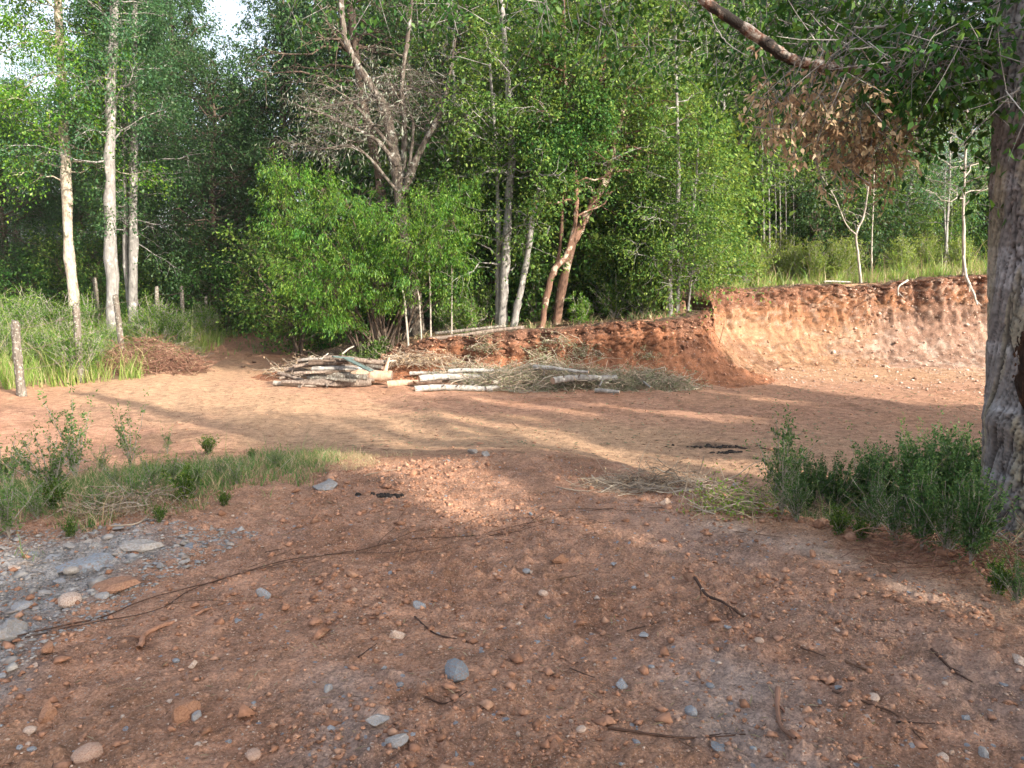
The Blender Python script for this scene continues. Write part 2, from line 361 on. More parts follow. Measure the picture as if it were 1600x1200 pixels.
M['bark_pale'] = bark_mat('bark_pale', [(.16, .12, .09), (.36, .31, .25), (.52, .47, .40)], (5, 5, 2.5), spots=(.12, .11, .08), sp_lo=.60)
M['bark_grey'] = bark_mat('bark_grey', [(.10, .09, .085), (.21, .20, .19), (.34, .33, .31)], (6, 6, 2), spots=(.42, .41, .37), sp_lo=.60)
M['bark_dark'] = bark_mat('bark_dark', [(.04, .03, .025), (.09, .065, .05), (.16, .12, .09)], (6, 6, 1), spots=(.25, .25, .22), sp_lo=.64)
M['bark_orange'] = bark_mat('bark_orange', [(.06, .038, .030), (.14, .08, .055), (.26, .15, .105)], (4, 4, 1.2), spots=(.40, .33, .26), sp_lo=.57, sp_scale=4)
M['bark_dead'] = bark_mat('bark_dead', [(.16, .13, .10), (.32, .29, .25), (.48, .45, .40)], (5, 5, 1.5))
M['bark_gnarl'] = bark_mat('bark_gnarled', [(.035, .028, .022), (.10, .08, .065), (.26, .24, .21)], (7, 7, 2.5), spots=(.34, .33, .30), sp_lo=.6)
M['wood_old'] = bark_mat('wood_old', [(.07, .05, .04), (.18, .14, .115), (.32, .27, .225)], (14, 14, 3), bump=.7)
M['wood_white'] = bark_mat('wood_white', [(.16, .14, .12), (.31, .30, .28), (.50, .49, .47)], (8, 8, 4), spots=(.20, .17, .14), sp_lo=.6, sp_scale=16)
M['wood_post'] = bark_mat('wood_post', [(.05, .04, .033), (.13, .11, .09), (.24, .21, .185)], (16, 16, 2), spots=(.27, .27, .235), sp_scale=22, sp_lo=.56)
M['wood_teal'] = bark_mat('painted_teal', [(.05, .08, .08), (.09, .13, .125), (.15, .19, .18)], (10, 10, 2))
M['wood_cut'] = bark_mat('fresh_wood', [(.26, .15, .10), (.40, .27, .19), (.5, .38, .28)], (10, 10, 2))
M['twig_dry'] = island_mat('twig_dry', [(.16, .11, .08), (.34, .27, .20), (.45, .40, .33)], scale=8)
M['twig_red'] = island_mat('twig_red', [(.10, .05, .035), (.20, .10, .07), (.28, .17, .12)], scale=8)
M['root'] = island_mat('root_dark', [(.05, .03, .025), (.09, .05, .035), (.14, .08, .05)], scale=20)
M['clod'] = island_mat('soil_clod', [(.24, .122, .074), (.31, .16, .10), (.37, .20, .13), (.43, .25, .165)], scale=40)
M['stone_blue'] = island_mat('stone_blue_grey', [(.17, .20, .23), (.24, .27, .30), (.30, .32, .34)], scale=24, dirt=(.24, .13, .08), rough_=.8)
M['stone_pale'] = island_mat('stone_pale', [(.42, .31, .24), (.52, .42, .35), (.40, .26, .19)], scale=24, dirt=(.28, .14, .09))
M['stone_brown'] = island_mat('stone_brown', [(.28, .15, .092), (.35, .195, .125), (.25, .14, .09)], scale=24, dirt=(.20, .09, .055))
M['stone_shale'] = island_mat('stone_shale', [(.24, .235, .23), (.31, .30, .295), (.36, .33, .30), (.27, .28, .30)], scale=18, dirt=(.26, .2, .16))
M['wire'] = island_mat('rusty_wire', [(.10, .07, .055), (.2, .16, .14)])
M['bank_stone'] = island_mat('bank_stone', [(.22, .13, .09), (.34, .22, .16), (.46, .38, .32), (.28, .19, .16)], scale=20)
M['leaf_yellow'] = leaf_mat('leaf_yellow', [(.14, .24, .04), (.20, .30, .06), (.28, .34, .10), (.10, .2, .04)], trans=.5)
M['leaf_light'] = leaf_mat('leaf_light_green', [(.06, .15, .035), (.09, .20, .05), (.14, .25, .07), (.20, .27, .10)], trans=.42)
M['leaf_weed'] = leaf_mat('leaf_weed', [(.035, .095, .03), (.055, .135, .04), (.085, .18, .05), (.14, .22, .07)], trans=.38)
M['burnt'] = island_mat('burnt_wood', [(.015, .012, .011), (.03, .025, .022), (.05, .04, .035)])

# ------------------------------------------------------------ ground sheet
def px_mask(x, y, z=0.0):
    """photo pixel of a ground point, for laying out soil patches"""
    r = np.stack([x - CAM[0], y - CAM[1], z - CAM[2] + 0 * x], -1)
    f = r[..., 1] * cos(PITCH) - r[..., 2] * sin(PITCH); up = r[..., 1] * sin(PITCH) + r[..., 2] * cos(PITCH)
    f = np.where(f > .2, f, .2)
    return 800 + F * r[..., 0] / f, 600 - F * up / f
RED = np.array([.385, .218, .145]); ORANGE = np.array([.39, .22, .13]); TAN = np.array([.41, .268, .168]); PINK = np.array([.295, .170, .115])
GREY = np.array([.36, .345, .33]); HUMUS = np.array([.085, .06, .04]); DRY = np.array([.33, .25, .15]); DARKRED = np.array([.25, .122, .072])
SHALE = [(-6.5, 0.8), (-6.5, 4.4), (-4.6, 4.1), (-3.0, 4.9), (-2.3, 5.05), (-1.6, 4.85), (-1.84, 3.95), (-1.92, 3.5), (-2.02, 3.0), (-1.95, 2.3), (-2.2, 1.5)]
def lerp(a, b, t): return a * (1 - t[:, None]) + b * t[:, None]
def soil_tone(x, y):
    n1 = fbm(x * .5, y * .5, 4, 41); n2 = fbm(x * 1.7, y * 1.7, 4, 42); n3 = fbm(x * 5, y * 5, 3, 43)
    dm = poly_sd(x, y, MOUND)
    c = np.tile(RED, (len(x), 1))
    c = lerp(c, DARKRED, sm((n2 + .1) / .7) * .6)
    c = lerp(c, ORANGE, sm((n1 - .05) / .4) * .45)
    # packed clearing and track: paler and smoother
    tr = np.minimum(seg_d(x, y, (-8.5, 19), (-5.5, 14)), np.minimum(seg_d(x, y, (-5.5, 14), (-1.0, 10.5)), seg_d(x, y, (-1, 10.5), (5, 9.5))))
    c = lerp(c, TAN, sm((2.9 - tr + n2 * 1.2) / 2.4) * .85 * sm((dm - .6 + n2 * 1.2) / 2.0))
    ru = (x * .80 + y * .25); rv = (-x * .25 + y * .97)
    st = noise2(ru * 4.5, rv * .5, 12) * .5 + .5
    cl = sm((dm - .9) / 2.0) * sm((x - 1) / 3)
    c = lerp(c, PINK, cl * (.35 + .35 * st))
    # the floor of the cut
    ac = sm((y - 15.3) / 2.2 + n2 * .3) * sm((x - 5.0) / 1.5)
    c = lerp(c, np.array([.35, .215, .13]), ac * .8)
    c = lerp(c, np.array([.46, .38, .33]), ac * sm((np.abs(n3) * -1 + .25) / .2) * sm((x - 9) / 3) * .7)
    # grey gravelly streaks on the fill
    g1 = sm((.6 - seg_d(x, y, (1.0, 5.2), (2.3, 2.0)) + n2 * .8) / .8) * .24
    g2 = sm((.45 - seg_d(x, y, (.7, 3.0), (.9, 1.5)) + n2 * .4) / .5) * .5
    g3 = sm((.3 - seg_d(x, y, (-.6, 2.8), (-.3, 1.6)) + n3 * .3) / .4) * .35
    c = lerp(c, GREY * 1.05, np.maximum(np.maximum(g1, g2), g3) * sm(1 - dm / .8))
    pl = sm((.22 - seg_d(x, y, (1.35, 5.0), (2.5, 3.4)) + n3 * .15) / .25)
    c = lerp(c, np.array([.48, .40, .34]), pl * .65)
    sh = sm((-poly_sd(x, y, SHALE) + n2 * .5 + .12) / .5)
    c = lerp(c, GREY * (.9 + .25 * n3[:, None]), sh * .95)
    # berm
    bm = np.exp(-((dm - .05) / .35) ** 2) * sm((x - 1.0) / .6)
    c = lerp(c, ORANGE * 1.05, bm * .8)
    # grassed shoulder on the left and forest floor
    gl = sm((-poly_sd(x, y, GRASSL) + n2 * .6) / .7)
    c = lerp(c, DRY * .75, gl * .8)
    gr = sm((-poly_sd(x, y, WEEDR) + n2 * .4 + .1) / .5)
    c = lerp(c, HUMUS, gr * .85)
    fo = sm((-poly_sd(x, y, PLAT) - .15 + n2 * .4) / .7)
    c = lerp(c, HUMUS, fo * .9)
    ml = sm((-poly_sd(x, y, MEADOW) + n2 * .6) / .9)
    c = lerp(c, np.array([.14, .11, .06]), ml * .85)
    fl = sm((y - 34) / 4)
    c = lerp(c, HUMUS, fl)
    wn = fbm(x * .8, y * .8, 3, 77)
    c = lerp(c, DARKRED, sm((y - 20) / 8) * .6 * (x < -3) * (1 - ml))
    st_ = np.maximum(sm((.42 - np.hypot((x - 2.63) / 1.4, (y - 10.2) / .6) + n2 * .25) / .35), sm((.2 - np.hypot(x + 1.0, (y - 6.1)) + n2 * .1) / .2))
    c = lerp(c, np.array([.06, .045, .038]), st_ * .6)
    return c * (1 + .12 * n3[:, None]), sm(1 - (dm - .8) / 1.8) * .9 + .14
GRASSL = [(-9, 3.5), (-9, 7.2), (-5.2, 7.6), (-3.6, 8.6), (-2.2, 8.4), (-1.55, 7.6), (-1.6, 6.5), (-2.0, 5.45), (-3.2, 4.85), (-4.8, 3.9)]
WEEDR = [(1.9, 6.3), (2.6, 7.9), (4.2, 8.6), (7, 8.5), (8, 4), (5, 1.5), (3.3, 3.0), (2.85, 4.2), (2.45, 5.1), (1.95, 5.8)]
MEADOW = [(-30, 12), (-10.2, 15.0), (-9.0, 15.8), (-7.9, 16.9), (-7.9, 19), (-8.6, 22.5), (-9.4, 27), (-9.8, 33), (-9, 42), (-40, 45)]

ang = np.concatenate([np.linspace(-180, -46, 60)[:-1], np.linspace(-46, 46, 760), np.linspace(46, 180, 60)[1:-1]])
rad = np.concatenate([np.geomspace(.25, 1.7, 14)[:-1], np.geomspace(1.7, 26, 590), np.geomspace(26, 120, 40)[1:]])
A, RR = np.meshgrid(np.radians(ang), rad)
X = (np.sin(A) * RR).ravel(); Y = (np.cos(A) * RR).ravel()
Z = G(X, Y) + np.clip(RR.ravel() - 60, 0, 400) * .05
Z = np.where(RR.ravel() > 45, Z * 1.0, Z)
na, nr = len(ang), len(rad)
ii = np.arange(nr - 1)[:, None] * na; jj = np.arange(na)[None, :]; j2 = (jj + 1) % na
q = np.stack([ii + jj, ii + j2, ii + na + j2, ii + na + jj], -1).reshape(-1, 4)[:, ::-1]
tone, loose = soil_tone(X, Y)
b = MB().add(np.stack([X, Y, Z], 1), q)
b.build('ground', M['soil'], smooth=True, colors={'tone': tone, 'loose': loose}, kind='structure')

# ------------------------------------------------------------ the cut banks
nu, nv = 640, 74
d = np.concatenate([[0], np.cumsum(np.hypot(*np.diff(TOP, axis=0).T) + np.hypot(*np.diff(TOE, axis=0).T))])
d /= d[-1]
def cr(P, u):
    q = np.vstack([2 * P[0] - P[1], P, 2 * P[-1] - P[-2]]); t = np.interp(u, d, np.arange(len(P))); t = np.minimum(t, len(P) - 1 - 1e-6)
    i = t.astype(int); f = (t - i)[:, None]; a, b_, c, e = q[i], q[i + 1], q[i + 2], q[i + 3]
    return .5 * (2 * b_ + (c - a) * f + (2 * a - 5 * b_ + 4 * c - e) * f ** 2 + (3 * b_ - a - 3 * c + e) * f ** 3)
u = np.linspace(0, 1, nu); toe = cr(TOE, u); top = cr(TOP, u)
_w = (fbm(u * 38, u * 0 + 3, 4, 92, .65) * .32)[:, None] * unit(top - toe); top = top + np.minimum(_w, _w * 0 + .3)
s_len = np.concatenate([[0], np.cumsum(np.hypot(*np.diff((toe + top) / 2, axis=0).T))])
back = unit(top - toe)
hp = np.array([-.12, 0, .20, .42, .60, .72, .80, .84, .86, .865, .90, 1.0, 1.25])
gp = np.array([-.04, .0, .05, .16, .32, .50, .68, .82, .93, .985, 1.0, 1.0, 1.0])
tv = np.linspace(0, 1, len(hp)); vv = np.linspace(0, 1, nv)
hh = np.interp(vv, tv, hp); gg = np.interp(vv, tv, gp)
ztop = H(top[:, 0] + back[:, 0] * .45, top[:, 1] + back[:, 1] * .45)
ztoe = H(toe[:, 0], toe[:, 1])
edge = np.interp(top[:, 0], [-5.6, -4.5, -2.5], [.25, .6, 1.0])
SX = np.repeat(s_len[:, None], nv, 1); VV = np.repeat(vv[None], nu, 0); HH = np.repeat(hh[None], nu, 0); GG = np.repeat(gg[None], nu, 0)
PX = toe[:, None, 0] + (top - toe)[:, None, 0] * HH; PY = toe[:, None, 1] + (top - toe)[:, None, 1] * HH
hz_ = (ztop - ztoe)[:, None]
PZ = ztoe[:, None] + hz_ * GG
steep = sm((GG - .25) / .3) * sm((1.02 - GG) / .04); face = sm((GG + .02) / .08) * sm((1.03 - GG) / .05)
QQ = HH * 2.1 + PZ
ws = SX + .35 * fbm(SX * .8, VV * 3, 3, 9)
rdg = lambda a: 1 - 2 * np.abs(a)
groove = -rdg(fbm(ws * 3.2, QQ * .9, 3, 71)) * .07 * sm((PZ - .9) / .8) + rdg(fbm(ws * 9, QQ * 6, 4, 72, .65)) * .05 + noise2(ws * .7, QQ * .5, 73) * .14 + rdg(fbm(ws * 2.6, QQ * 3.2, 5, 78, .7)) * .06 - np.where(worley(ws * 1.5, PZ * .8, 88)[2] > .75, np.clip(.35 - worley(ws * 1.5, PZ * .8, 88)[0], 0, 1), 0) * .5 * sm((PZ - 1.0) / .5)
f1, f2, cc = worley(ws * 3.2, QQ * 3.5, 74); crack = -np.clip(.10 - (f2 - f1), 0, 1) * .9
rubble = rdg(fbm(SX * 7, QQ * 7, 5, 75, .72)) * .055
disp = (groove * (.35 + .65 * sm((GG - .45) / .3)) + crack) * steep + rubble * face * (.55 + .45 * sm((GG - .4) / .3))
PX -= back[:, None, 0] * disp; PY -= back[:, None, 1] * disp
PZ += (fbm(SX * 6, QQ * 6, 5, 76, .65) * .07) * face + .015 * sm((GG - .9) / .1) - .02 * (GG < -.01)
talus = worley(SX * 5, QQ * 5, 77); PZ += np.where(talus[2] > .55, np.clip(.45 - talus[0], 0, 1) * .13, 0) * face * (1 - steep)
PZ += fbm(SX * 1.6, HH * 0 + 1, 5, 79, .65) * .09 * sm((GG - .8) / .15)
gx = GG.ravel(); sx = SX.ravel(); qx = QQ.ravel(); xx = PX.ravel(); n1 = fbm(sx * .7, qx * .9, 4, 81); n2 = fbm(sx * 2.5, qx * 3, 4, 82, .65); n3 = fbm(sx * 10, qx * 11, 3, 83)
c = np.tile(np.array([.27, .115, .060]), (len(gx), 1))
hiw = sm((xx - 4.4) / .6) * (PY.ravel() > 17.2)
c = lerp(c, np.array([.26, .122, .060]), hiw * (.75))
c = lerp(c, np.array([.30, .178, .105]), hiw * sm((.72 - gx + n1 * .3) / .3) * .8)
pk = hiw * sm((xx - 8.2 + n1 * 2.5) / 2) * sm((.78 - gx + n2 * .15) / .2)
c = lerp(c, np.array([.235, .145, .110]), pk * .8)
wh = hiw * sm((n2 - .12) / .25) * sm((.55 - gx) / .25) * sm((xx - 7) / 3)
c = lerp(c, np.array([.42, .33, .27]), wh * .6)
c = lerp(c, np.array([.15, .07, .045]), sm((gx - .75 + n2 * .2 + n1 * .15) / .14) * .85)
c = lerp(c, np.array([.13, .07, .05]), sm((fbm(sx * 1.2, gx * 1.5, 4, 86) - .12) / .2) * .45)
c = lerp(c, np.array([.42, .33, .26]), hiw * sm((fbm(sx * 6, qx * 7, 3, 87) - .30) / .12) * .4)
c = lerp(c, np.array([.10, .06, .04]), (sm((n3 - .25) / .2) * .5 + (crack.ravel() < -.03) * .5) * sm((gx - .4) / .3))
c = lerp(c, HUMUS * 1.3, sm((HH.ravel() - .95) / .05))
c *= .84 * (1 + .38 * n3[:, None]) * (1 + .25 * fbm(sx * 1.3, qx * 2.2, 5, 84, .65)[:, None])
i0 = np.arange(nu - 1)[:, None] * nv; k0 = np.arange(nv - 1)[None, :]
q = np.stack([i0 + k0, i0 + nv + k0, i0 + nv + k0 + 1, i0 + k0 + 1], -1).reshape(-1, 4)
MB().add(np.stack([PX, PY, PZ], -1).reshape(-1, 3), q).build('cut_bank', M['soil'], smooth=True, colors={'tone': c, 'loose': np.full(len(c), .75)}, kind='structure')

BV = np.stack([PX, PY, PZ], -1)
g = np.random.default_rng(90); _i = g.integers(0, nu, 26000); _j = np.minimum((g.random(26000) ** 1.3 * nv * .72).astype(int) + 3, nv - 8)
_p = BV[_i, _j] + g.normal(size=(26000, 3)) * .02; _k = (_p[:, 0] > -3) & ((_p[:, 0] < 4.2) | (g.random(26000) < .9)); BANKPTS = _p[_k]
# ------------------------------------------------------------ tree builder
def grow(stems, g, nb=26, t0=.3, blen=2.0, bel=25, sub=6, sublen=.3, k=22, L=.09, Wd=.05, droop=.3, lrad=.028, sides=10,
         blen_f=None, wob=.05, spl=.45, jit=.45, bcurve=.25, maxb=None, az0=None, az_spread=pi):
    """stems: list of (points, radii). returns wood MB, leaf MB"""
    wd, lf = MB(), MB(); tP, tD, tL = [], [], []
    for pts, rr in stems:
        n = max(14, len(pts) * 5); P = spline(pts, n); rd = np.interp(np.linspace(0, 1, n), np.linspace(0, 1, len(rr)), rr)
        P[1:] += g.normal(size=(n - 1, 3)) * wob * rd[1:, None] * 1.5
        rd2 = rd * (1 + .10 * g.normal(size=n))
        wd.add(*tubes(P, rd2, sides))
        m = max(1, int(nb / len(stems))); tt = t0 + (1 - t0) * (np.arange(m) + g.random(m)) / m
        az = (np.arange(m) * 2.4 + g.random() * 6 + g.normal(size=m) * .4) if az0 is None else az0 + g.uniform(-az_spread, az_spread, m)
        el = np.radians(bel + g.normal(size=m) * 14)
        bl = blen * g.uniform(.65, 1.2, m) * (np.array([blen_f((t - t0) / (1 - t0)) for t in tt]) if blen_f else (1 - .6 * (tt - t0) / (1 - t0)))
        base = np.stack([np.interp(tt, np.linspace(0, 1, n), P[:, a]) for a in range(3)], 1)
        br = np.minimum(np.interp(tt, np.linspace(0, 1, n), rd) * .55, lrad * bl ** .5 + .004)
        dr = np.stack([np.cos(az) * np.cos(el), np.sin(az) * np.cos(el), np.sin(el)], 1)
        s = np.linspace(0, 1, 6)
        BP = base[:, None] + dr[:, None] * (s[None, :, None] * bl[:, None, None])
        BP[..., 2] += bcurve * bl[:, None] * (s ** 2)[None] * g.uniform(-1, .6, m)[:, None]
        BP[:, 1:] += np.cumsum(g.normal(size=(m, 5, 3)) * (.055 * bl[:, None, None]), 1)
        BR = br[:, None] * np.linspace(1, .22, 6)[None]
        wd.add(*tubes(BP, BR, 5))
        ts = g.uniform(.25, 1.0, (m, sub)); ts[:, 0] = 1
        idx = ts * 5; i = np.minimum(idx.astype(int), 4); f = (idx - i)[..., None]; rows = np.arange(m)[:, None]
        sb = BP[rows, i] * (1 - f) + BP[rows, i + 1] * f
        sd = unit(dr[:, None] * .8 + g.normal(size=(m, sub, 3)) * .6 + np.array([0, 0, -.1]))
        sl = sublen * bl[:, None] * g.uniform(.5, 1.3, (m, sub)) * (1.25 - .6 * ts) + .1
        s3 = np.linspace(0, 1, 4)
        SP = sb[:, :, None] + sd[:, :, None] * (s3[None, None, :, None] * sl[..., None, None])
        SP[..., 2] -= droop * .35 * sl[..., None] * s3 ** 2
        SP[:, :, 1:] += g.normal(size=(m, sub, 3, 3)) * .06 * sl[..., None, None]
        SR = (br[:, None, None] * .32) * np.linspace(1, .3, 4)
        wd.add(*tubes(SP.reshape(-1, 4, 3), np.maximum(SR, .0025).repeat(sub, 1).reshape(-1, 4) if SR.shape[1] == 1 else SR.reshape(-1, 4), 3))
        tP.append(SP[:, :, 1].reshape(-1, 3)); tD.append(unit(SP[:, :, 3] - SP[:, :, 1]).reshape(-1, 3)); tL.append((sl * 1.0).reshape(-1))
    P = np.concatenate(tP); Dd = np.concatenate(tD); Ls = np.concatenate(tL)
    if k: lf.add(*sprays(P, Dd, np.maximum(Ls, .2) * (1 + spl), k, L, Wd, g, jit, droop))
    return wd, lf
def make_tree(name, label, cat, stems, bark, leafm, g, loc=(0, 0, 0), group=None, extra=None, crown_name='crown', trunk_name='trunk', **kw):
    t = thing(name, label, cat, loc, 0, group)
    wd, lf = grow(stems, g, **kw)
    if extra: extra(wd, lf, g)
    wd.build(trunk_name, bark, t, smooth=True)
    if lf.n: lf.build(crown_name, leafm, t)
    return t
def straight(h, r, g, lean=(0, 0), bend=.2, n=6):
    s = np.linspace(0, 1, n); P = np.stack([lean[0] * s + g.normal(size=n) * bend * s * .5, lean[1] * s + g.normal(size=n) * bend * s * .5, s * h], 1)
    P[0, :2] = 0; P[0, 2] = -.15
    return (P, [r * 1.35, r, r * .9, r * .75, r * .5, r * .12])
round_f = lambda t: .35 + 1.3 * math.sqrt(max(0, t * (1.02 - t))) + .25 * (1 - t)
cone_f = lambda t: 1.05 - .85 * t

def g_(k): return np.random.default_rng(k)
def place(px, y, v=None):
    """ground point seen at photo column px at depth y"""
    x = (px - 800) / F * y * 1.0
    return (x * (1.0), y, gzs(x, y) - .03)

LM = [(40, 'beyond the nearest fence post'), (115, 'behind the whitish trunk'), (190, 'behind the grey speckled trunk'), (240, 'behind the twin stems'), (300, 'above the red brown brush'), (370, 'behind the far fence posts'), (430, 'where the track enters the forest'),
      (530, 'behind the left half of the bright bush'), (600, 'behind the middle of the bright bush'), (680, 'behind the gnarled grey tree'), (760, 'behind the right side of the bright bush'), (830, 'behind the paired pale trunks'), (900, 'behind the orange barked tree'), (960, 'behind the thick leaning trunk'),
      (1030, 'behind the dark brown trunk'), (1110, 'behind the thin stems at the bank corner'), (1180, 'left of the pole saplings'), (1250, 'behind the pole saplings'), (1320, 'left of the forked sapling'), (1370, 'behind the forked sapling'), (1440, 'right of the forked sapling'), (1500, 'behind the two thin grey trunks'), (1545, 'by the thin pale brink trunk'), (9999, 'behind the big near tree')]
def lm(px, y=None):
    p = next(t for k, t in LM if px < k)
    return p + ('' if y is None else ', front rank' if y < 30 else ', second rank' if y < 38 else ', far back')
# generic forest kinds (made once, then copied)
FG = {}
def kind(key, *a, **kw):
    FG[key] = dict(args=a, kw=kw, root=None)
kind('evergreen', 'evergreen_tree', 'leaf_dark', 'bark_dark', [(13, .2)], nb=120, t0=.04, blen=2.9, bel=8, sub=10, k=34, L=.135, Wd=.06, blen_f=lambda t: 1.15 - .8 * t, seed=21, droop=.4)
kind('evergreen2', 'evergreen_tree', 'leaf_dark', 'bark_dark', [(11.5, .16)], nb=105, t0=.05, blen=2.6, bel=18, sub=10, k=34, L=.12, Wd=.065, blen_f=round_f, seed=22, droop=.3)
kind('broadleaf', 'broadleaf_tree', 'leaf_mid', 'bark_grey', [(12.5, .13)], nb=100, t0=.12, blen=2.6, bel=15, sub=10, k=34, L=.125, Wd=.065, blen_f=round_f, seed=23)
kind('broadleaf2', 'broadleaf_tree', 'leaf_mid', 'bark_grey', [(11.5, .10), (10, .08)], nb=110, t0=.1, blen=2.2, bel=20, sub=9, k=32, L=.11, Wd=.055, blen_f=round_f, seed=24)
kind('bluetree', 'broadleaf_tree', 'leaf_blue', 'bark_grey', [(13, .16)], nb=75, t0=.15, blen=2.8, bel=10, sub=9, k=26, L=.10, Wd=.05, blen_f=round_f, seed=25, droop=.15)
kind('thin', 'slender_tree', 'leaf_mid', 'bark_grey', [(9, .055)], nb=60, t0=.2, blen=1.4, bel=20, sub=7, k=24, L=.09, Wd=.05, blen_f=round_f, seed=26)
kind('shrub', 'forest_shrub', 'leaf_mid', 'bark_dark', [(2.6, .03), (2.3, .03), (2.0, .025), (2.4, .025)], nb=64, t0=.1, blen=.9, bel=30, sub=7, k=16, L=.085, Wd=.045, blen_f=round_f, seed=27, lean=.8)
kind('shrub2', 'forest_shrub', 'leaf_gloss', 'bark_dark', [(2.2, .03), (1.9, .03), (1.8, .025)], nb=60, t0=.06, blen=.95, bel=25, sub=7, k=16, L=.075, Wd=.05, blen_f=round_f, seed=28, lean=.7)
def inst(key, loc, rz, s, label, group, cat=None, name=None):
    d = FG[key]
    if d['root'] is None:
        nm, lm, bm, hs = d['args']; kw = dict(d['kw']); g = g_(kw.pop('seed')); ln = kw.pop('lean', 0)
        st = []
        for i, (h, r) in enumerate(hs):
            a = i * 2.3 + .5; st.append(straight(h, r, g, (cos(a) * ln, sin(a) * ln) if ln else ((i * .9, .3 * i)), .35))
        d['root'] = make_tree(nm, label, cat or ('shrub' if 'shrub' in nm else 'tree'), st, M[bm], M[lm], g, group=group, **kw)
        d['root'].location = loc; d['root'].rotation_euler = (0, 0, rz); d['root'].scale = (s,) * 3
        return d['root']
    return copy_tree(d['root'], None, loc, rz, s, label, group)

# ---- forest behind (far first)
GB = 'trees of the dense forest behind'
r2 = random.Random(11)
spots = [  # px, y, kind, scale
    (-60, 34, 'bluetree', .95), (40, 38, 'evergreen', .8), (130, 36, 'bluetree', .85), (215, 33, 'evergreen', .85), (290, 36, 'evergreen', 1.05),
    (345, 30, 'evergreen2', .86), (400, 34, 'evergreen', .72), (455, 31, 'evergreen', 1.0), (250, 42, 'evergreen', 1.15), (370, 44, 'evergreen', .85), (500, 38, 'evergreen', 1.15),
    (560, 29, 'evergreen', 1.05), (625, 34, 'evergreen2', 1.2), (690, 28, 'broadleaf', 1.05), (745, 25, 'evergreen2', 1.0), (800, 32, 'evergreen', 1.1), (860, 27, 'broadleaf', 1.0),
    (925, 31, 'broadleaf2', 1.2), (985, 26, 'broadleaf', 1.0), (1040, 33, 'evergreen2', 1.1), (1085, 28, 'evergreen2', 1.0), (1150, 34, 'evergreen', 1.0), (1205, 31, 'broadleaf2', 1.05), (1235, 36, 'evergreen', 1.0),
    (1265, 26, 'evergreen', .8), (1180, 27, 'broadleaf2', .8), (1310, 28, 'broadleaf', .8), (1320, 33, 'broadleaf', .95), (1385, 36, 'evergreen2', .55), (1450, 44, 'bluetree', .6), (1510, 37, 'evergreen', .62), (1580, 33, 'bluetree', .9), (1640, 28, 'evergreen', .9),
    (-10, 46, 'evergreen', .8), (90, 50, 'evergreen', .8), (170, 52, 'evergreen', .85), (660, 42, 'evergreen', 1.2), (900, 42, 'evergreen', 1.1), (1120, 44, 'evergreen', 1.0), (1000, 40, 'evergreen2', 1.2), (1400, 50, 'evergreen', .7), (1530, 50, 'evergreen', .6),
    (-130, 28, 'evergreen2', 1.0), (20, 29, 'evergreen2', .62), (140, 31, 'evergreen2', .6),
]
LB = {'evergreen': 'tall dark evergreen', 'evergreen2': 'rounded dark evergreen', 'broadleaf': 'mid green broadleaf tree', 'broadleaf2': 'forked mid green broadleaf tree', 'bluetree': 'bluish green feathery tree'}
for i, (px, y, kd, s) in enumerate(spots):
    x, y_, z = place(px, y); inst(kd, (x, y_, z), r2.random() * 6.28, s * r2.uniform(.94, 1.06), LB[kd] + ' ' + lm(px, y), GB + ' ' + kd.rstrip('2'))
# understory
for i in range(34):
    px = -20 + i * 49 + r2.uniform(-20, 20); y = r2.uniform(21.5, 27) if px > 430 else r2.uniform(27, 33)
    if px > 1090: y = r2.uniform(26, 31)
    x, y_, z = place(px, y)
    inst('shrub' if r2.random() < .5 else 'shrub2', (x, y_, z), r2.random() * 6.28, r2.uniform(.8, 1.5), 'leafy shrub ' + ('close to the ground ' if y < 25 else 'in the shade ') + lm(px), 'understory shrubs of the forest')
for i, (px, y, s, kd) in enumerate(((760, 19.6, 1.2, 'shrub2'), (745, 20.4, 1.8, 'shrub2'), (815, 20.2, 1.5, 'shrub'), (855, 19.6, .8, 'shrub2'), (905, 20.0, 1.1, 'shrub'), (930, 19.5, 1.3, 'shrub2'), (958, 20.3, 1.9, 'shrub'), (985, 19.4, 1.2, 'shrub'), (1010, 20.0, 1.6, 'shrub2'), (1035, 19.6, 1.3, 'shrub'), (880, 21, 2.0, 'shrub2'), (1070, 20.6, 1.5, 'shrub'), (800, 21.4, 2.1, 'shrub2'), (940, 21.6, 2.3, 'shrub2'), (1020, 21.8, 2.2, 'shrub'), (720, 21, 2.2, 'shrub2'))):
    y += 1.3; x, y_, z = place(px, y); inst(kd, (x, y_, z), r2.random() * 6.28, s, ('tall ' if s > 1.7 else 'low ' if s < 1.15 else '') + 'shrub on the bank ' + lm(px) + (', farther back' if y > 21.4 else ''), 'shrubs filling the trees on the low bank')
for px, y, s in ((850, 22, 1), (925, 23, 1.1), (1010, 22.5, .95), (1125, 25, .9), (1175, 27, 1), (1300, 27, .9), (1405, 26, .8), (1470, 27, .8), (720, 22, 1), (1240, 30, 1)):
    x, y_, z = place(px, y); inst('thin', (x, y_, z), r2.random() * 6, s, 'slender grey stemmed tree ' + lm(px) + (', deeper in' if y > 25 else ''), 'slender trees of the forest edge')

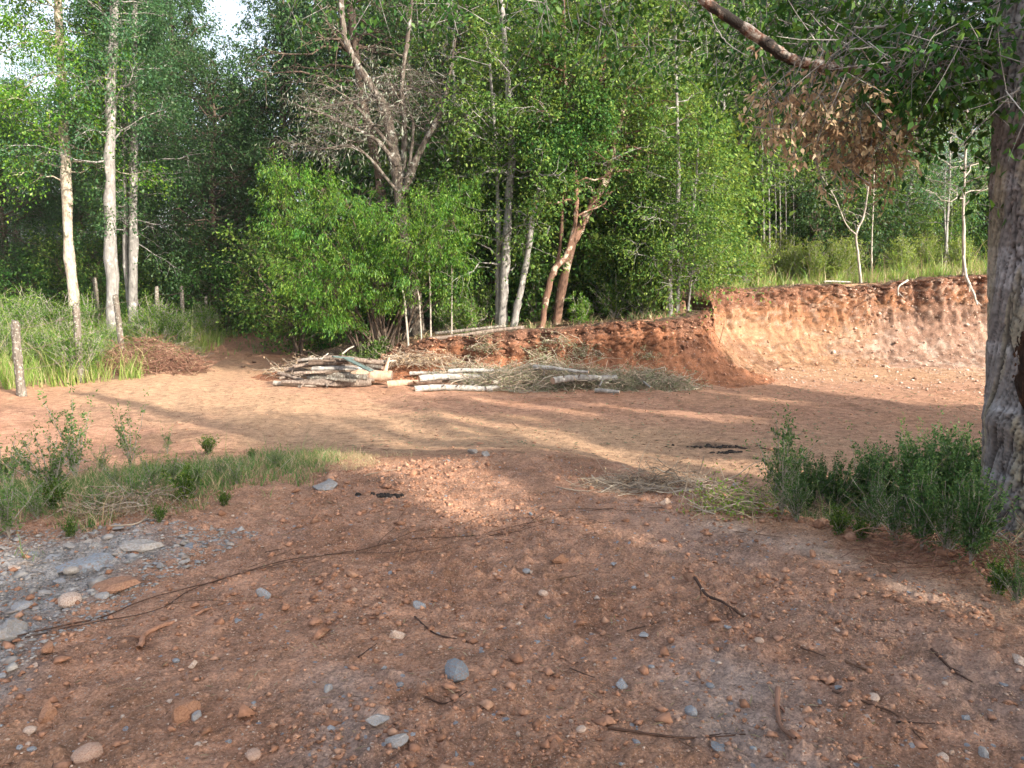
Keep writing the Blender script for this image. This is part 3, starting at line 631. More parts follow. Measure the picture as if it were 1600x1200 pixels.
# ---- hand placed trees: stems given as photo points at a depth
def stem(pts, y, r0, r1, dy=0):
    n = len(pts); P = [at_y(u, v, y + dy * i / max(1, n - 1)) for i, (u, v) in enumerate(pts)]
    return (np.array(P), list(np.linspace(r0, r1, 6)))
def rel(stems):
    o = stems[0][0][0].copy(); o[2] = gzs(o[0], o[1]) - .05
    out = []
    for P, rr in stems:
        P = P - o; out.append((P, rr))
    out[0][0][0][2] = -.05
    return out, tuple(o)
def hand(name, label, stems, bark, leafm, seed, **kw):
    st, o = rel(stems); return make_tree(name, label, 'tree', st, bark, leafm, g_(seed), loc=o, **kw)
hand('pale_tree', 'sunlit tree with whitish bark at the left behind the fence', [stem([(118, 512), (108, 380), (100, 200), (93, 60), (88, -60), (80, -240)], 24, .175, .08)],
     M['bark_pale'], M['leaf_bright'], 101, nb=60, t0=.30, blen=2.2, bel=8, sub=10, k=60, L=.095, Wd=.05, droop=.35, lrad=.017)
hand('pale_tree', 'grey speckled straight trunked tree between the whitish tree and the twin stemmed tree', [stem([(178, 512), (172, 380), (172, 200), (178, 60), (180, -60), (184, -240)], 23.5, .19, .09)],
     M['bark_grey'], M['leaf_blue'], 102, nb=46, t0=.34, blen=2.0, bel=20, sub=9, k=44, L=.09, Wd=.05, droop=.3, lrad=.018)
hand('pale_tree', 'twin stemmed grey tree right of the grey speckled straight trunk', [stem([(206, 500), (208, 380), (209, 200), (210, 60), (212, -160)], 25, .15, .06), stem([(205, 500), (196, 400), (197, 330), (192, 180), (190, -60)], 25.2, .10, .04)],
     M['bark_grey'], M['leaf_dark'], 103, nb=56, t0=.34, blen=2.0, bel=10, sub=9, k=44, L=.09, Wd=.05, droop=.35, lrad=.017)
# gnarled grey tree with dead twigs
def dead_extra(wd, lf, g):
    lf.add(*leaves(g.normal(size=(450, 3)) * np.array([1.4, .8, .9]) + np.array([-.2, 0, 4.6]), g.normal(size=(450, 3)) + np.array([0, 0, -1.6]), g.uniform(.12, .3, 450), g.uniform(.015, .03, 450), g, updir=.1))
st = [stem([(655, 500), (635, 400), (628, 330), (615, 235), (600, 170), (570, 120), (540, 60), (530, -40)], 19.5, .19, .05),
      stem([(632, 300), (650, 250), (668, 215), (690, 170), (700, 130), (712, 60)], 19.4, .10, .02), stem([(628, 300), (632, 200), (628, 130), (640, 40), (650, -60)], 19.6, .08, .03),
      stem([(620, 260), (590, 220), (540, 195), (500, 175), (465, 165)], 19.0, .06, .012), stem([(612, 230), (560, 170), (545, 160), (500, 168)], 19.2, .05, .012),
      stem([(622, 300), (560, 232), (510, 232), (480, 236)], 19.1, .04, .008), stem([(640, 260), (645, 190), (620, 150), (600, 110)], 19.3, .04, .012)]
hand('gnarled_tree', 'gnarled grey lichened tree with bare fanning branches rising behind the bright green bush', st, M['bark_gnarl'], M['lichen'], 104,
     nb=110, t0=.25, blen=1.5, bel=20, sub=12, sublen=.45, k=2, L=.09, Wd=.02, droop=.8, lrad=.013, extra=dead_extra, bcurve=.4)
hand('broadleaf_tree', 'mixed green tree whose crown hangs over the gnarled grey tree', [stem([(585, 500), (600, 330), (560, 120), (540, -80), (520, -200)], 21.5, .16, .05)],
     M['bark_dark'], M['leaf_dark'], 105, nb=56, t0=.45, blen=2.5, bel=5, sub=9, k=22, L=.1, Wd=.05)
hand('broadleaf_tree', 'pair of straight pale grey trunks from one base on the bank', [stem([(784, 508), (790, 400), (796, 300), (800, 230), (792, 120), (780, -60), (770, -200)], 18.8, .12, .04), stem([(780, 508), (778, 440), (779, 400), (776, 250), (765, 100)], 18.9, .09, .03)],
     M['bark_grey'], M['leaf_mid'], 106, nb=60, t0=.42, blen=1.8, bel=15, sub=9, k=34, lrad=.016, L=.085, Wd=.045)
hand('broadleaf_tree', 'slim crooked grey trunk leaning right of the paired pale trunks', [stem([(800, 505), (812, 462), (824, 400), (832, 340), (848, 280), (870, 220), (900, 150), (930, 100), (960, 20), (980, -100)], 18.6, .085, .03)],
     M['bark_grey'], M['leaf_mid'], 107, nb=46, t0=.42, blen=1.6, bel=15, sub=9, k=34, lrad=.016, L=.085, Wd=.045)
def arr_extra(cs):
    def f(wd, lf, g):
        for (u, v, y, ru, rv, n) in cs:
            c = at_y(u, v, y) - f.o; rr = np.array([ru / F * y, .5, rv / F * y])
            P = unit(g.normal(size=(n, 3))) * (g.random((n, 1)) ** .5) * rr + c
            lf.add(*sprays(P, g.normal(size=(n, 3)) + np.array([0, -.3, 0]), .22, 26, .07, .045, g, .6, .2))
            lk = P[::7]; pts = np.stack([np.repeat(c[None], len(lk), 0), (c + lk) / 2 + g.normal(size=lk.shape) * .05, lk], 1)
            wd.add(*tubes(pts, np.tile([.012, .008, .004], (len(lk), 1)), 4))
    return f
def hand2(name, label, stems, bark, leafm, seed, clumps, **kw):
    st, o = rel(stems); e = arr_extra(clumps); e.o = np.array(o)
    return make_tree(name, label, 'tree', st, bark, leafm, g_(seed), loc=o, extra=e, **kw)
hand2('myrtle_tree', 'leaning orange barked tree with glossy dark leaf clumps on the bank', [stem([(845, 462), (862, 430), (884, 400), (898, 350), (900, 290), (890, 200), (882, 100), (880, -60)], 18.3, .075, .04), stem([(866, 430), (876, 380), (880, 290), (878, 180), (872, 60)], 18.5, .045, .025)],
      M['bark_orange'], M['leaf_gloss'], 108, [(905, 215, 17.9, 55, 38, 90), (870, 260, 17.9, 45, 30, 70), (915, 150, 18.1, 40, 30, 55), (835, 235, 18.2, 35, 25, 40), (935, 185, 18, 30, 25, 36)], nb=34, t0=.45, blen=1.5, bel=15, sub=7, k=24, L=.075, Wd=.045)
hand2('myrtle_tree', 'thick leaning trunk mottled brown and white beside the orange barked tree', [stem([(868, 470), (888, 400), (905, 360), (925, 320), (945, 285), (955, 250), (962, 215), (972, 175), (985, 120), (990, 20), (985, -80)], 18.9, .125, .04), stem([(960, 225), (948, 150), (945, 80), (950, -60)], 18.9, .05, .03)],
      M['bark_orange'], M['leaf_mid'], 109, [(940, 400, 19.5, 40, 40, 60), (1010, 340, 20, 40, 60, 60), (735, 215, 19.5, 35, 40, 50), (1000, 440, 19.2, 45, 30, 50), (900, 60, 18.5, 70, 45, 90)], nb=60, t0=.42, blen=1.9, bel=12, sub=10, k=32, lrad=.016, L=.08, Wd=.045)
hand('dark_tree', 'straight dark brown trunk right of the thick leaning trunk', [stem([(981, 470), (980, 350), (978, 270), (975, 150), (975, -60)], 21, .11, .06)], M['bark_dark'], M['leaf_mid'], 110, nb=40, t0=.45, blen=1.9, bel=10, sub=8, k=22, L=.09, Wd=.05)
hand('slender_tree', 'cluster of thin grey stems at the corner of the cut bank', [stem([(1048, 492), (1047, 430), (1052, 370), (1060, 290), (1058, 180), (1055, 40)], 18.4, .06, .03), stem([(1058, 488), (1062, 430), (1072, 370), (1085, 310), (1092, 200)], 18.5, .05, .02), stem([(1075, 485), (1080, 440), (1086, 385), (1100, 330)], 18.3, .03, .012)],
     M['bark_grey'], M['leaf_mid'], 111, nb=84, t0=.2, blen=1.3, bel=15, sub=9, k=30, L=.07, Wd=.04, lrad=.013)
for i, (u, r) in enumerate(((1193, .025), (1202, .03), (1212, .025), (1219, .03), (1228, .022), (1240, .02))):
    lab = 'thin pale pole sapling in the sunlit clump above the cut bank'
    st_, o = rel([stem([(u + 2, 418), (u, 330), (u - 2, 240), (u + 3, 130)], 24 + i * .2, r, .012)])
    make_tree('sapling', lab, 'tree', st_, M['bark_grey'], M['leaf_mid'], g_(120 + i), loc=o, group='pole saplings above the cut', nb=18, t0=.4, blen=.9, bel=30, sub=5, k=14, L=.08, Wd=.04)
hand('sapling', 'forked pale sapling standing at the brink of the cut bank', [stem([(1346, 446), (1341, 400), (1338, 365), (1350, 335), (1360, 270)], 22, .04, .02), stem([(1339, 368), (1322, 350), (1305, 310), (1284, 275)], 22, .02, .008)],
     M['bark_dead'], M['leaf_mid'], 130, nb=16, t0=.5, blen=.7, bel=30, sub=5, k=6, L=.07, Wd=.035)
hand('sapling', 'straight thin pale sapling just right of the forked one', [stem([(1363, 432), (1362, 380), (1365, 300), (1366, 200)], 23.5, .03, .012)], M['bark_dead'], M['leaf_mid'], 131, nb=10, t0=.5, blen=.8, bel=30, sub=5, k=12, L=.07, Wd=.035)
hand('slender_tree', 'two thin grey trunks close together near the right end of the terrace', [stem([(1476, 410), (1480, 350), (1484, 270), (1485, 160)], 25, .05, .02), stem([(1482, 408), (1476, 340), (1478, 240)], 25, .04, .015)], M['bark_grey'], M['leaf_blue'], 132, nb=24, t0=.4, blen=1.2, bel=20, sub=6, k=14, L=.08, Wd=.04)
hand('slender_tree', 'thin pale trunk at the brink right beside the big near tree', [stem([(1512, 440), (1506, 390), (1505, 330), (1508, 260), (1512, 150), (1515, 40)], 21, .05, .02)], M['bark_dead'], M['leaf_blue'], 133, nb=26, t0=.4, blen=1.3, bel=20, sub=6, k=16, L=.08, Wd=.04)

# ---- the bright bush in front
g = g_(150)
bo = np.array([*at_y(590, 520, 18.0)[:2], 0]); bo[2] = gzs(bo[0], bo[1]) - .05
t = thing('leafy_bush', 'big bright green bush with drooping leaf sprays behind the old wood pile', 'bush', tuple(bo))
wd, lf, old, dkk = MB(), MB(), MB(), MB()
lobes = [(455, 276, 17.5, 30, 20), (425, 300, 17.4, 16, 12), (440, 322, 17.3, 26, 18), (500, 300, 17.9, 34, 24), (448, 372, 17.4, 30, 20), (500, 352, 17.0, 40, 24), (478, 415, 17.2, 42, 22), (470, 462, 17.3, 30, 20), (520, 450, 16.9, 36, 22), (500, 497, 17.2, 36, 18), (545, 325, 17.3, 36, 18), (560, 375, 17.5, 36, 24), (545, 415, 17.0, 36, 20),
         (612, 350, 16.9, 40, 20), (640, 385, 17.0, 38, 22), (600, 415, 17.5, 34, 22), (650, 430, 17.3, 30, 20), (668, 318, 17.4, 36, 22), (706, 345, 17.5, 34, 26), (690, 388, 17.3, 32, 22), (720, 300, 18.2, 24, 20), (716, 412, 17.9, 22, 22), (570, 470, 17.3, 34, 16), (432, 270, 17.6, 16, 12), (420, 345, 17.4, 14, 10), (735, 372, 17.8, 14, 14), (620, 470, 17.6, 26, 18), (700, 460, 18.0, 22, 22), (530, 505, 17.4, 30, 12)]
for (cu, cv, y, ru, rv) in lobes:
    n = int(ru * rv * .062); c0 = at_y(cu, cv, y) - bo
    P = unit(g.normal(size=(n, 3))) * (g.random((n, 1)) ** .42) * np.array([ru / F * y, .55, rv / F * y]) + c0
    out = unit(P - c0 + np.array([0, -.1, .3]))
    lf.add(*sprays(P, out + np.array([0, 0, -.35]), .34, 26, .085, .020, g, .28, .9, .6))
    if (cu * 7 + cv) % 3 < 1: dkk.add(*sprays(P[::2], out[::2] + np.array([0, 0, -.35]), .34, 24, .085, .022, g, .3, .9, .6))  # darker green sprays on some lobes put shade into the leaf colour
    sh = P[::9]; so = unit(out[::9] + np.array([0, -.1, .5])); wd.add(*tubes(np.stack([sh, sh + so * .25, sh + so * .5], 1), np.tile([.005, .004, .002], (len(sh), 1)), 3)); lf.add(*sprays(sh, so, .55, 16, .085, .020, g, .12, .3, .6))
    P2 = P[::5]; old.add(*sprays(P2, g.normal(size=P2.shape), .3, 12, .08, .03, g, .5, .5))
    root = np.array([g.uniform(-.4, .4), .2, 0]); mid = (root + c0) * .5 + np.array([0, .3, .25])
    wd.add(*tubes(spline([root, mid, c0], 8), np.linspace(.03, .012, 8), 6))
    tip = P[::6]; wd.add(*tubes(np.stack([np.repeat(c0[None], len(tip), 0), (c0 + tip) / 2 + np.array([0, 0, .08]), tip], 1), np.tile([.012, .008, .004], (len(tip), 1)), 4))
wd.build('branches', M['bark_dark'], t, smooth=True); lf.build('foliage', M['leaf_bright'], t); dkk.build('shade_toned_foliage', M['leaf_gloss'], t); old.build('old_leaves', M['leaf_mid'], t, kind='stuff')
# thin stems below the bush
for i, (p, r) in enumerate((([(660, 515), (655, 470), (648, 440), (650, 400)], .022), ([(673, 520), (672, 450), (670, 420), (672, 380), (680, 350)], .022), ([(705, 512), (706, 450), (705, 400)], .018), ([(640, 505), (632, 470), (622, 440)], .03))):
    st_, o = rel([stem(p, 17.6, r, r * .4)])
    make_tree('sapling', 'thin bare stem standing at the right foot of the bright bush', 'sapling', st_, M['bark_dead'], M['leaf_mid'], g_(160 + i), loc=o, group='bare stems below the bright bush', nb=6, t0=.4, blen=.4, bel=30, sub=4, k=5, L=.06, Wd=.03)

# ---- small bushes on the bank
def bush(name, label, cat, loc, h, wdt, n, k, L, W, leafm, seed, group=None, up=.8, stemr=.008, barkm='bark_dead'):
    g = g_(seed); t = thing(name, label, cat, loc, 0, group); wd, lf = MB(), MB()
    a = g.random(n) * 6.28; r = g.random(n) ** .5; tip = np.stack([np.cos(a) * r * wdt, np.sin(a) * r * wdt, h * g.uniform(.55, 1.05, n) * (1.1 - .45 * r)], 1)
    s = np.linspace(0, 1, 5)[None, :, None]; base = tip * np.array([.12, .12, 0]); P = base[:, None] + (tip - base)[:, None] * s; P[..., :2] *= (.5 + .5 * s)
    P[:, 1:] += g.normal(size=(n, 4, 3)) * .03 * h
    wd.add(*tubes(P, np.linspace(stemr, stemr * .3, 5)[None] * np.ones((n, 1)), 4))
    tb = g.uniform(.25, .95, (n, 5)); idx = tb * 4; i = np.minimum(idx.astype(int), 3); f = (idx - i)[..., None]; rows = np.arange(n)[:, None]
    B = (P[rows, i] * (1 - f) + P[rows, i + 1] * f).reshape(-1, 3)
    dd = unit(g.normal(size=B.shape) * .7 + np.array([0, 0, up])); sl = h * .22 * g.uniform(.6, 1.3, len(B))
    wd.add(*tubes(np.stack([B, B + dd * sl[:, None] * .6, B + dd * sl[:, None]], 1), np.tile([stemr * .4, stemr * .3, stemr * .15], (len(B), 1)), 3))
    lf.add(*sprays(B, dd, sl * 1.1, k, L, W, g, .22, .1, .9))
    wd.build('stems', M[barkm], t); lf.build('foliage', M[leafm], t); return t
x, y, z = place(905, 18.0); bush('bush', 'small round bright green bush on the brink of the low bank', 'bush', (x, 18.0, z), .75, .25, 26, 22, .05, .02, 'leaf_bright', 170)
b0 = None
for i, (px, y, s, bright) in enumerate(((560, 17.9, .8, 1), (620, 17.7, .7, 1), (590, 18, .9, 1), (730, 18.6, 1.1, 0), (960, 19.2, 1.3, 0), (1010, 19, 1.2, 0), (1040, 19.5, 1, 0), (940, 20.3, 1.6, 0), (745, 19.6, 1.6, 0), (835, 20.5, 1.5, 0), (700, 19.5, 1.3, 0))):
    x, y_, z = place(px, y)
    if b0 is None: b0 = bush('bush', 'low green bush at the forest foot above the low bank', 'bush', (x, y_, z), .8, .5, 22, 14, .06, .03, 'leaf_mid', 171, 'low bushes above the bank'); b0.scale = (s,) * 3
    else: copy_tree(b0, None, (x, y_, z), r2.random() * 6, s, 'low green bush on the bank ' + lm(px) + (', farther back' if y > 19.3 else ''))
b1 = None
for i, (px, y, s) in enumerate(((1160, 23.4, 1.0), (1180, 24, 1.1), (1235, 23.6, .9), (1262, 23.2, 1.0), (1300, 23.5, 1.0), (1320, 24.2, 1.0), (1130, 24, .9), (1400, 24, .9), (1440, 24.5, .9), (1490, 24, .8), (1212, 24.6, 1.2))):
    x, y_, z = place(px, y)
    if b1 is None: b1 = bush('bush', 'yellow green sunlit shrub in the grass of the upper terrace', 'bush', (x, y_, z), 1.35, .6, 50, 18, .07, .035, 'leaf_yellow', 172, 'sunlit shrubs on the terrace'); b1.scale = (s,) * 3
    else: copy_tree(b1, None, (x, y_, z), r2.random() * 6, s, 'yellow green shrub in the terrace grass ' + lm(px) + (', farther back' if y > 23.8 else ''))

# ------------------------------------------------------------ grass (uncountable)
def grass(name, poly, dens, h, wdt, mats_w, seed, cond=None, lean=.35, seg=2, hvar=.35, clump=0, edge=.5, **props):
    g = g_(seed); P = np.array(poly); lo = P.min(0); hi = P.max(0); n = int((hi - lo).prod() * dens)
    x = g.uniform(lo[0], hi[0], n); y = g.uniform(lo[1], hi[1], n)
    if clump:
        kx = g.integers(0, max(1, n // clump), n); cx = x[kx]; cy = y[kx]; x = cx + g.normal(size=n) * .05; y = cy + g.normal(size=n) * .05
    m = poly_sd(x, y, poly) + fbm(x * 1.2, y * 1.2, 4, seed, .65) * edge + g.exponential(.12, n) * (edge > .6) < 0
    if cond is not None: m &= cond(x, y, g)
    x, y = x[m], y[m]; n = len(x); z = G(x, y) - .02
    hh = h * np.exp(g.normal(size=n) * hvar) * (1 + .4 * fbm(x * .8, y * .8, 2, seed + 3))
    a = g.random(n) * 6.28; ld = np.stack([np.cos(a), np.sin(a)], 1) * (lean * hh * g.uniform(.2, 1.3, n))[:, None]
    b_ = g.random(n) * 6.28; sd = np.stack([np.cos(b_), np.sin(b_), 0 * b_], 1) * (wdt * g.uniform(.6, 1.4, n) * .5)[:, None]
    ss = np.linspace(0, 1, seg + 1); rows = []
    for i, s in enumerate(ss):
        c = np.stack([x + ld[:, 0] * s ** 1.8, y + ld[:, 1] * s ** 1.8, z + hh * (s - .18 * lean * s ** 3)], 1); wv = 1 - s ** 1.5 * .92
        rows += [c - sd * wv, c + sd * wv]
    V = np.stack(rows, 1); per = 2 * (seg + 1); base = np.arange(n)[:, None] * per
    mi = g.choice(len(mats_w), n, p=[w_ for _, w_ in mats_w]); b = MB()
    b.add(V.reshape(-1, 3), None)
    for s in range(seg):
        for k in range(len(mats_w)):
            sel = mi == k; qq = base[sel] + np.array([[2 * s, 2 * s + 1, 2 * s + 3, 2 * s + 2]]); b.q.append(qq.reshape(-1, 4)); b.qm.append(np.full(sel.sum(), k))
    return b.build(name, [M[k] for k, _ in mats_w], kind='stuff', **props)
vis = lambda ymax=60: (lambda x, y, g: (np.abs(x) < y * .72 + 1) & (y < ymax))
grass('meadow_grass', MEADOW, 460, .36, .013, [('grass_lit', .8), ('grass_dry', .2)], 201, lambda x, y, g: (x > -.75 * y - 1) & (y < 30) & (g.random(len(x)) < np.interp(y, [14, 20, 30], [1, .5, .25])), lean=.5, hvar=.5, clump=14)
grass('shoulder_grass', GRASSL, 2600, .07, .006, [('grass_green', .65), ('grass_dry', .35)], 202, lambda x, y, g: (x > -.75 * y - .3) & (fbm(x * 1.5, y * 1.5, 3, 333) > -.35), lean=.8, clump=9, hvar=.5, edge=1.1)
grass('dry_grass', [(-2.3, 6.4), (-3.0, 7.8), (-1.9, 8.2), (-1.0, 7.6), (-1.2, 6.9)], 2400, .045, .005, [('grass_dry', 1.0)], 203, None, lean=1.2, clump=12)
grass('weed_grass', WEEDR, 260, .14, .008, [('grass_green', .6), ('grass_dry', .4)], 204, lambda x, y, g: (x < .75 * y + .3), lean=.5, clump=8)
TERR = [(4.7, 21.6), (6.4, 21.8), (9.2, 21.9), (12, 21.5), (15.2, 20.8), (19, 20), (20, 28), (4.0, 28), (3.6, 21)]
grass('terrace_grass', TERR, 330, .24, .016, [('grass_lit', .75), ('grass_dry', .25)], 205, lambda x, y, g: (x < .72 * y) & (g.random(len(x)) < np.interp(y, [21, 25, 28], [1, .5, .15])), lean=.6, hvar=.55, clump=14)
grass('brink_grass', [(-3.5, 17.7), (4, 17.7), (4.2, 19), (-3.5, 19)], 90, .16, .014, [('grass_green', .5), ('grass_dry', .5)], 206, None, lean=.9, clump=6)
grass('verge_grass', [(-8.4, 20), (-8.6, 26), (-9.2, 34), (-5, 34), (-5.2, 26), (-6.5, 23.5)], 60, .2, .02, [('grass_green', 1.0)], 207, lambda x, y, g: g.random(len(x)) < np.clip((y - 21) / 8, .1, 1), lean=.6, clump=6)
grass('tangled_grass', [(1.9, 6.2), (2.6, 7.2), (4.5, 7.5), (5, 3), (3.5, 2.6), (2.75, 3.6), (2.35, 4.8)], 900, .17, .006, [('grass_green', .45), ('grass_dry', .3), ('leaf_dead', .25)], 209, lambda x, y, g: fbm(x * 1.4, y * 1.4, 3, 209) > -.15, lean=1.6, hvar=.5, clump=10, edge=.8)
grass('overhanging_grass', [(4.6, 20.9), (4.9, 20.75), (6.4, 21.3), (9.2, 21.4), (12, 21.0), (15.2, 20.2), (18, 19.6), (18, 20.6), (12, 21.7), (6.4, 21.9), (4.6, 21.4)], 260, .22, .014, [('grass_green', .3), ('grass_dry', .7)], 208, None, lean=1.3, clump=10)
# litter of dead twigs and leaves on the brink and under the trees
def litter(name, poly, n, L, Wd, mt, seed, flat=True, cond=None):
    g = g_(seed); P = np.array(poly); lo = P.min(0); hi = P.max(0); x = g.uniform(lo[0], hi[0], n); y = g.uniform(lo[1], hi[1], n)
    m = poly_sd(x, y, poly) < 0
    if cond is not None: m &= cond(x, y, g)
    x, y = x[m], y[m]; C = np.stack([x, y, G(x, y) + .008], 1); a = g.random(len(x)) * 6.28
    d = np.stack([np.cos(a), np.sin(a), g.normal(size=len(x)) * .25], 1)
    return MB().add(*leaves(C, d, L * g.uniform(.4, 1.5, len(x)), Wd * g.uniform(.6, 1.3, len(x)), g, updir=.9)).build(name, M[mt], kind='stuff')
litter('leaf_litter', [(-6, 17.8), (4.2, 17.9), (5, 21), (5, 26), (-6, 26)], 9000, .10, .03, 'leaf_dead', 210)
litter('soil_straw', [(-4, 1.5), (-6, 9), (9, 16), (8, 5), (3, 1)], 9000, .05, .005, 'grass_dry', 211)
litter('soil_twigs', [(-4, 1.5), (-3, 5), (0, 7.4), (2.4, 4.5), (4, 1.5)], 2600, .035, .0035, 'root', 213)
litter('clearing_litter', [(-5, 9), (-6.5, 17), (5, 15.4), (13, 19), (14, 12), (8, 7.5), (0, 8)], 2600, .10, .012, 'twig_red', 214)
litter('clearing_leaves', [(-2, 9.5), (-2, 15.5), (5, 15.4), (13, 16), (12, 10), (8, 8)], 1500, .06, .03, 'leaf_grey', 215)
litter('dead_leaves', [(1.9, 6.3), (2.6, 7.9), (7, 8.5), (6, 3), (3.2, 3.3), (2.45, 5.1)], 2500, .05, .02, 'leaf_dead', 212)

# ------------------------------------------------------------ weeds in front
def weed_mesh(seed, h, n, leafL, leafW, k, spread, leafm, barkm='bark_dead'):
    g = g_(seed); wd, lf = MB(), MB()
    a = g.random(n) * 6.28; r = g.random(n); tip = np.stack([np.cos(a) * r * spread, np.sin(a) * r * spread, h * g.uniform(.5, 1.05, n)], 1)
    s = np.linspace(0, 1, 7)[None, :, None]; P = tip[:, None] * np.concatenate([s ** 1.5, s ** 1.5, s], -1); P[:, 1:] += g.normal(size=(n, 6, 3)) * .012 * h
    wd.add(*tubes(P, np.linspace(.004, .0015, 7)[None] * np.ones((n, 1)), 4))
    m = 6; tb = g.uniform(.15, .95, (n, m)); idx = tb * 6; i = np.minimum(idx.astype(int), 5); f = (idx - i)[..., None]; rows = np.arange(n)[:, None]
    B = (P[rows, i] * (1 - f) + P[rows, i + 1] * f).reshape(-1, 3); dd = unit(g.normal(size=B.shape) * .6 + np.array([0, 0, 1.0])); sl = h * .28 * (1.15 - tb.reshape(-1)) * g.uniform(.6, 1.2, len(B))
    wd.add(*tubes(np.stack([B, B + dd * sl[:, None] * .5, B + dd * sl[:, None]], 1), np.tile([.002, .0016, .001], (len(B), 1)), 3))
    Bs = np.concatenate([B, P[:, 3], P[:, 5]]); Ds = np.concatenate([dd, tip, tip]); Ss = np.concatenate([sl, np.full(2 * n, h * .33)])
    lf.add(*sprays(Bs, Ds, Ss, k, leafL, leafW, g, .10, .0, 1.1))
    return wd.mesh('stems', M[barkm], True), lf.mesh('foliage', M[leafm])
def weed(name, label, meshes, loc, rz, s, group=None, cat='weed'):
    t = thing(name, label, cat, loc, rz, group); t.scale = (s,) * 3; obj('stems', meshes[0], t); obj('foliage', meshes[1], t); return t
WA = weed_mesh(301, .62, 9, .022, .012, 16, .22, 'leaf_light'); WB = weed_mesh(302, .75, 6, .024, .013, 15, .18, 'leaf_light'); WH = weed_mesh(307, .42, 16, .02, .010, 12, .34, 'leaf_light')
WC = weed_mesh(303, .62, 16, .022, .011, 15, .30, 'leaf_weed'); WD = weed_mesh(304, .50, 18, .02, .010, 15, .34, 'leaf_weed'); WF = weed_mesh(306, .58, 24, .024, .013, 26, .26, 'leaf_weed'); WE = weed_mesh(305, .28, 20, .03, .012, 12, .2, 'leaf_mid')
def W(name, label, ms, u, v, s, group=None, cat='weed'):
    p = on_ground(u, v); return weed(name, label, ms, (p[0], p[1], p[2] - .01), r2.random() * 6, s, group, cat)
W('weed_plant', 'tall leafy weed with several shoots on the left grassy shoulder', WA, 118, 748, 1.5)
W('weed_plant', 'bushy weed just below and left of the tallest shoots', WH, 82, 775, 1.2)
W('weed_plant', 'open branched weed with small round leaves standing against the pale track', WB, 205, 735, 1.15)
W('weed_plant', 'single thin upright shoot right of the open branched weed', WB, 262, 712, .55)
W('weed_plant', 'weed at the left picture edge in sunny yellow green', WH, 6, 765, 1.2)
W('weed_plant', 'leafy weed drooping at the lower left corner of the grass', WH, 15, 845, 1.0)
W('weed_plant', 'low spreading weed in the middle of the grassy shoulder', WH, 235, 775, .7)
W('weed_plant', 'low green weed right of centre in the grassy shoulder', WE, 290, 790, .9)
W('weed_plant', 'small weed at the edge of the pale track above the grass', WE, 325, 712, .8)
AWN = 0
for u, v, s in sorted(((45, 745, .9), (160, 735, .8), (210, 790, .8), (270, 760, .7), (310, 770, .8), (370, 760, .6), (430, 735, .6), (350, 790, .5), (85, 800, .9), (150, 800, .6), (60, 815, .8), (180, 760, .6), (345, 745, .6), (395, 720, .5), (110, 840, .5), (250, 820, .5))):
    AWN += 1; W('weed_plant', ['first', 'second', 'third', 'fourth', 'fifth', 'sixth', 'seventh', 'eighth', 'ninth', 'tenth', 'eleventh', 'twelfth', 'thirteenth', 'fourteenth', 'fifteenth', 'sixteenth', 'seventeenth'][AWN - 1] + ' ankle high weed from the left in the shoulder grass', WE if r2.random() < .5 else WH, u, v, s * .8, 'ankle high weeds of the shoulder')
RW = [(1222, 800, 1.05, WC), (1262, 806, .95, WF), (1300, 812, 1.0, WF), (1345, 815, 1.1, WF), (1385, 818, 1.1, WF), (1425, 822, 1.1, WF), (1325, 800, .9, WD), (1245, 812, .7, WD), (1365, 830, .8, WD), (1310, 835, .6, WE), (1460, 826, 1.25, WF), (1492, 828, 1.35, WF), (1522, 832, 1.35, WF), (1440, 862, .8, WF), (1480, 872, .9, WD), (1515, 885, .8, WF), (1400, 852, .7, WD), (1345, 845, .5, WE), (1590, 940, .5, WD), (1560, 925, .6, WE), (1520, 855, 1.1, WF), (1285, 780, .7, WF), (1370, 785, .85, WC), (1545, 800, 1.25, WF), (1500, 785, 1.2, WF), (1450, 792, 1.1, WF), (1240, 782, .8, WC), (1410, 790, .9, WC)]
ORD = ['rightmost', 'second', 'third', 'fourth', 'fifth', 'sixth', 'seventh', 'eighth', 'ninth', 'tenth', 'eleventh', 'twelfth', 'thirteenth', 'fourteenth', 'fifteenth']
for row, nm in ((lambda v: v < 803, 'back'), (lambda v: 803 <= v < 830, 'middle'), (lambda v: v >= 830, 'front')):
    for i, (u, v, s, ms) in enumerate(sorted([q_ for q_ in RW if row(q_[1])], key=lambda q_: -q_[0])):
        W('weed_plant', f'{ORD[i]} bushy dark green weed from the big tree in the {nm} row', ms, u, v, s, 'bushy weeds beside the near tree')
W('weed_plant', 'tall thin leafy shoot rising above the weeds before the sunny floor of the cut', WB, 1425, 780, 1.25)
W('weed_plant', 'upright leafy shoot above the middle of the right weeds', WB, 1350, 800, 1.1)
W('weed_plant', 'leafy shoot at the left end of the right weeds', WB, 1212, 780, .9)
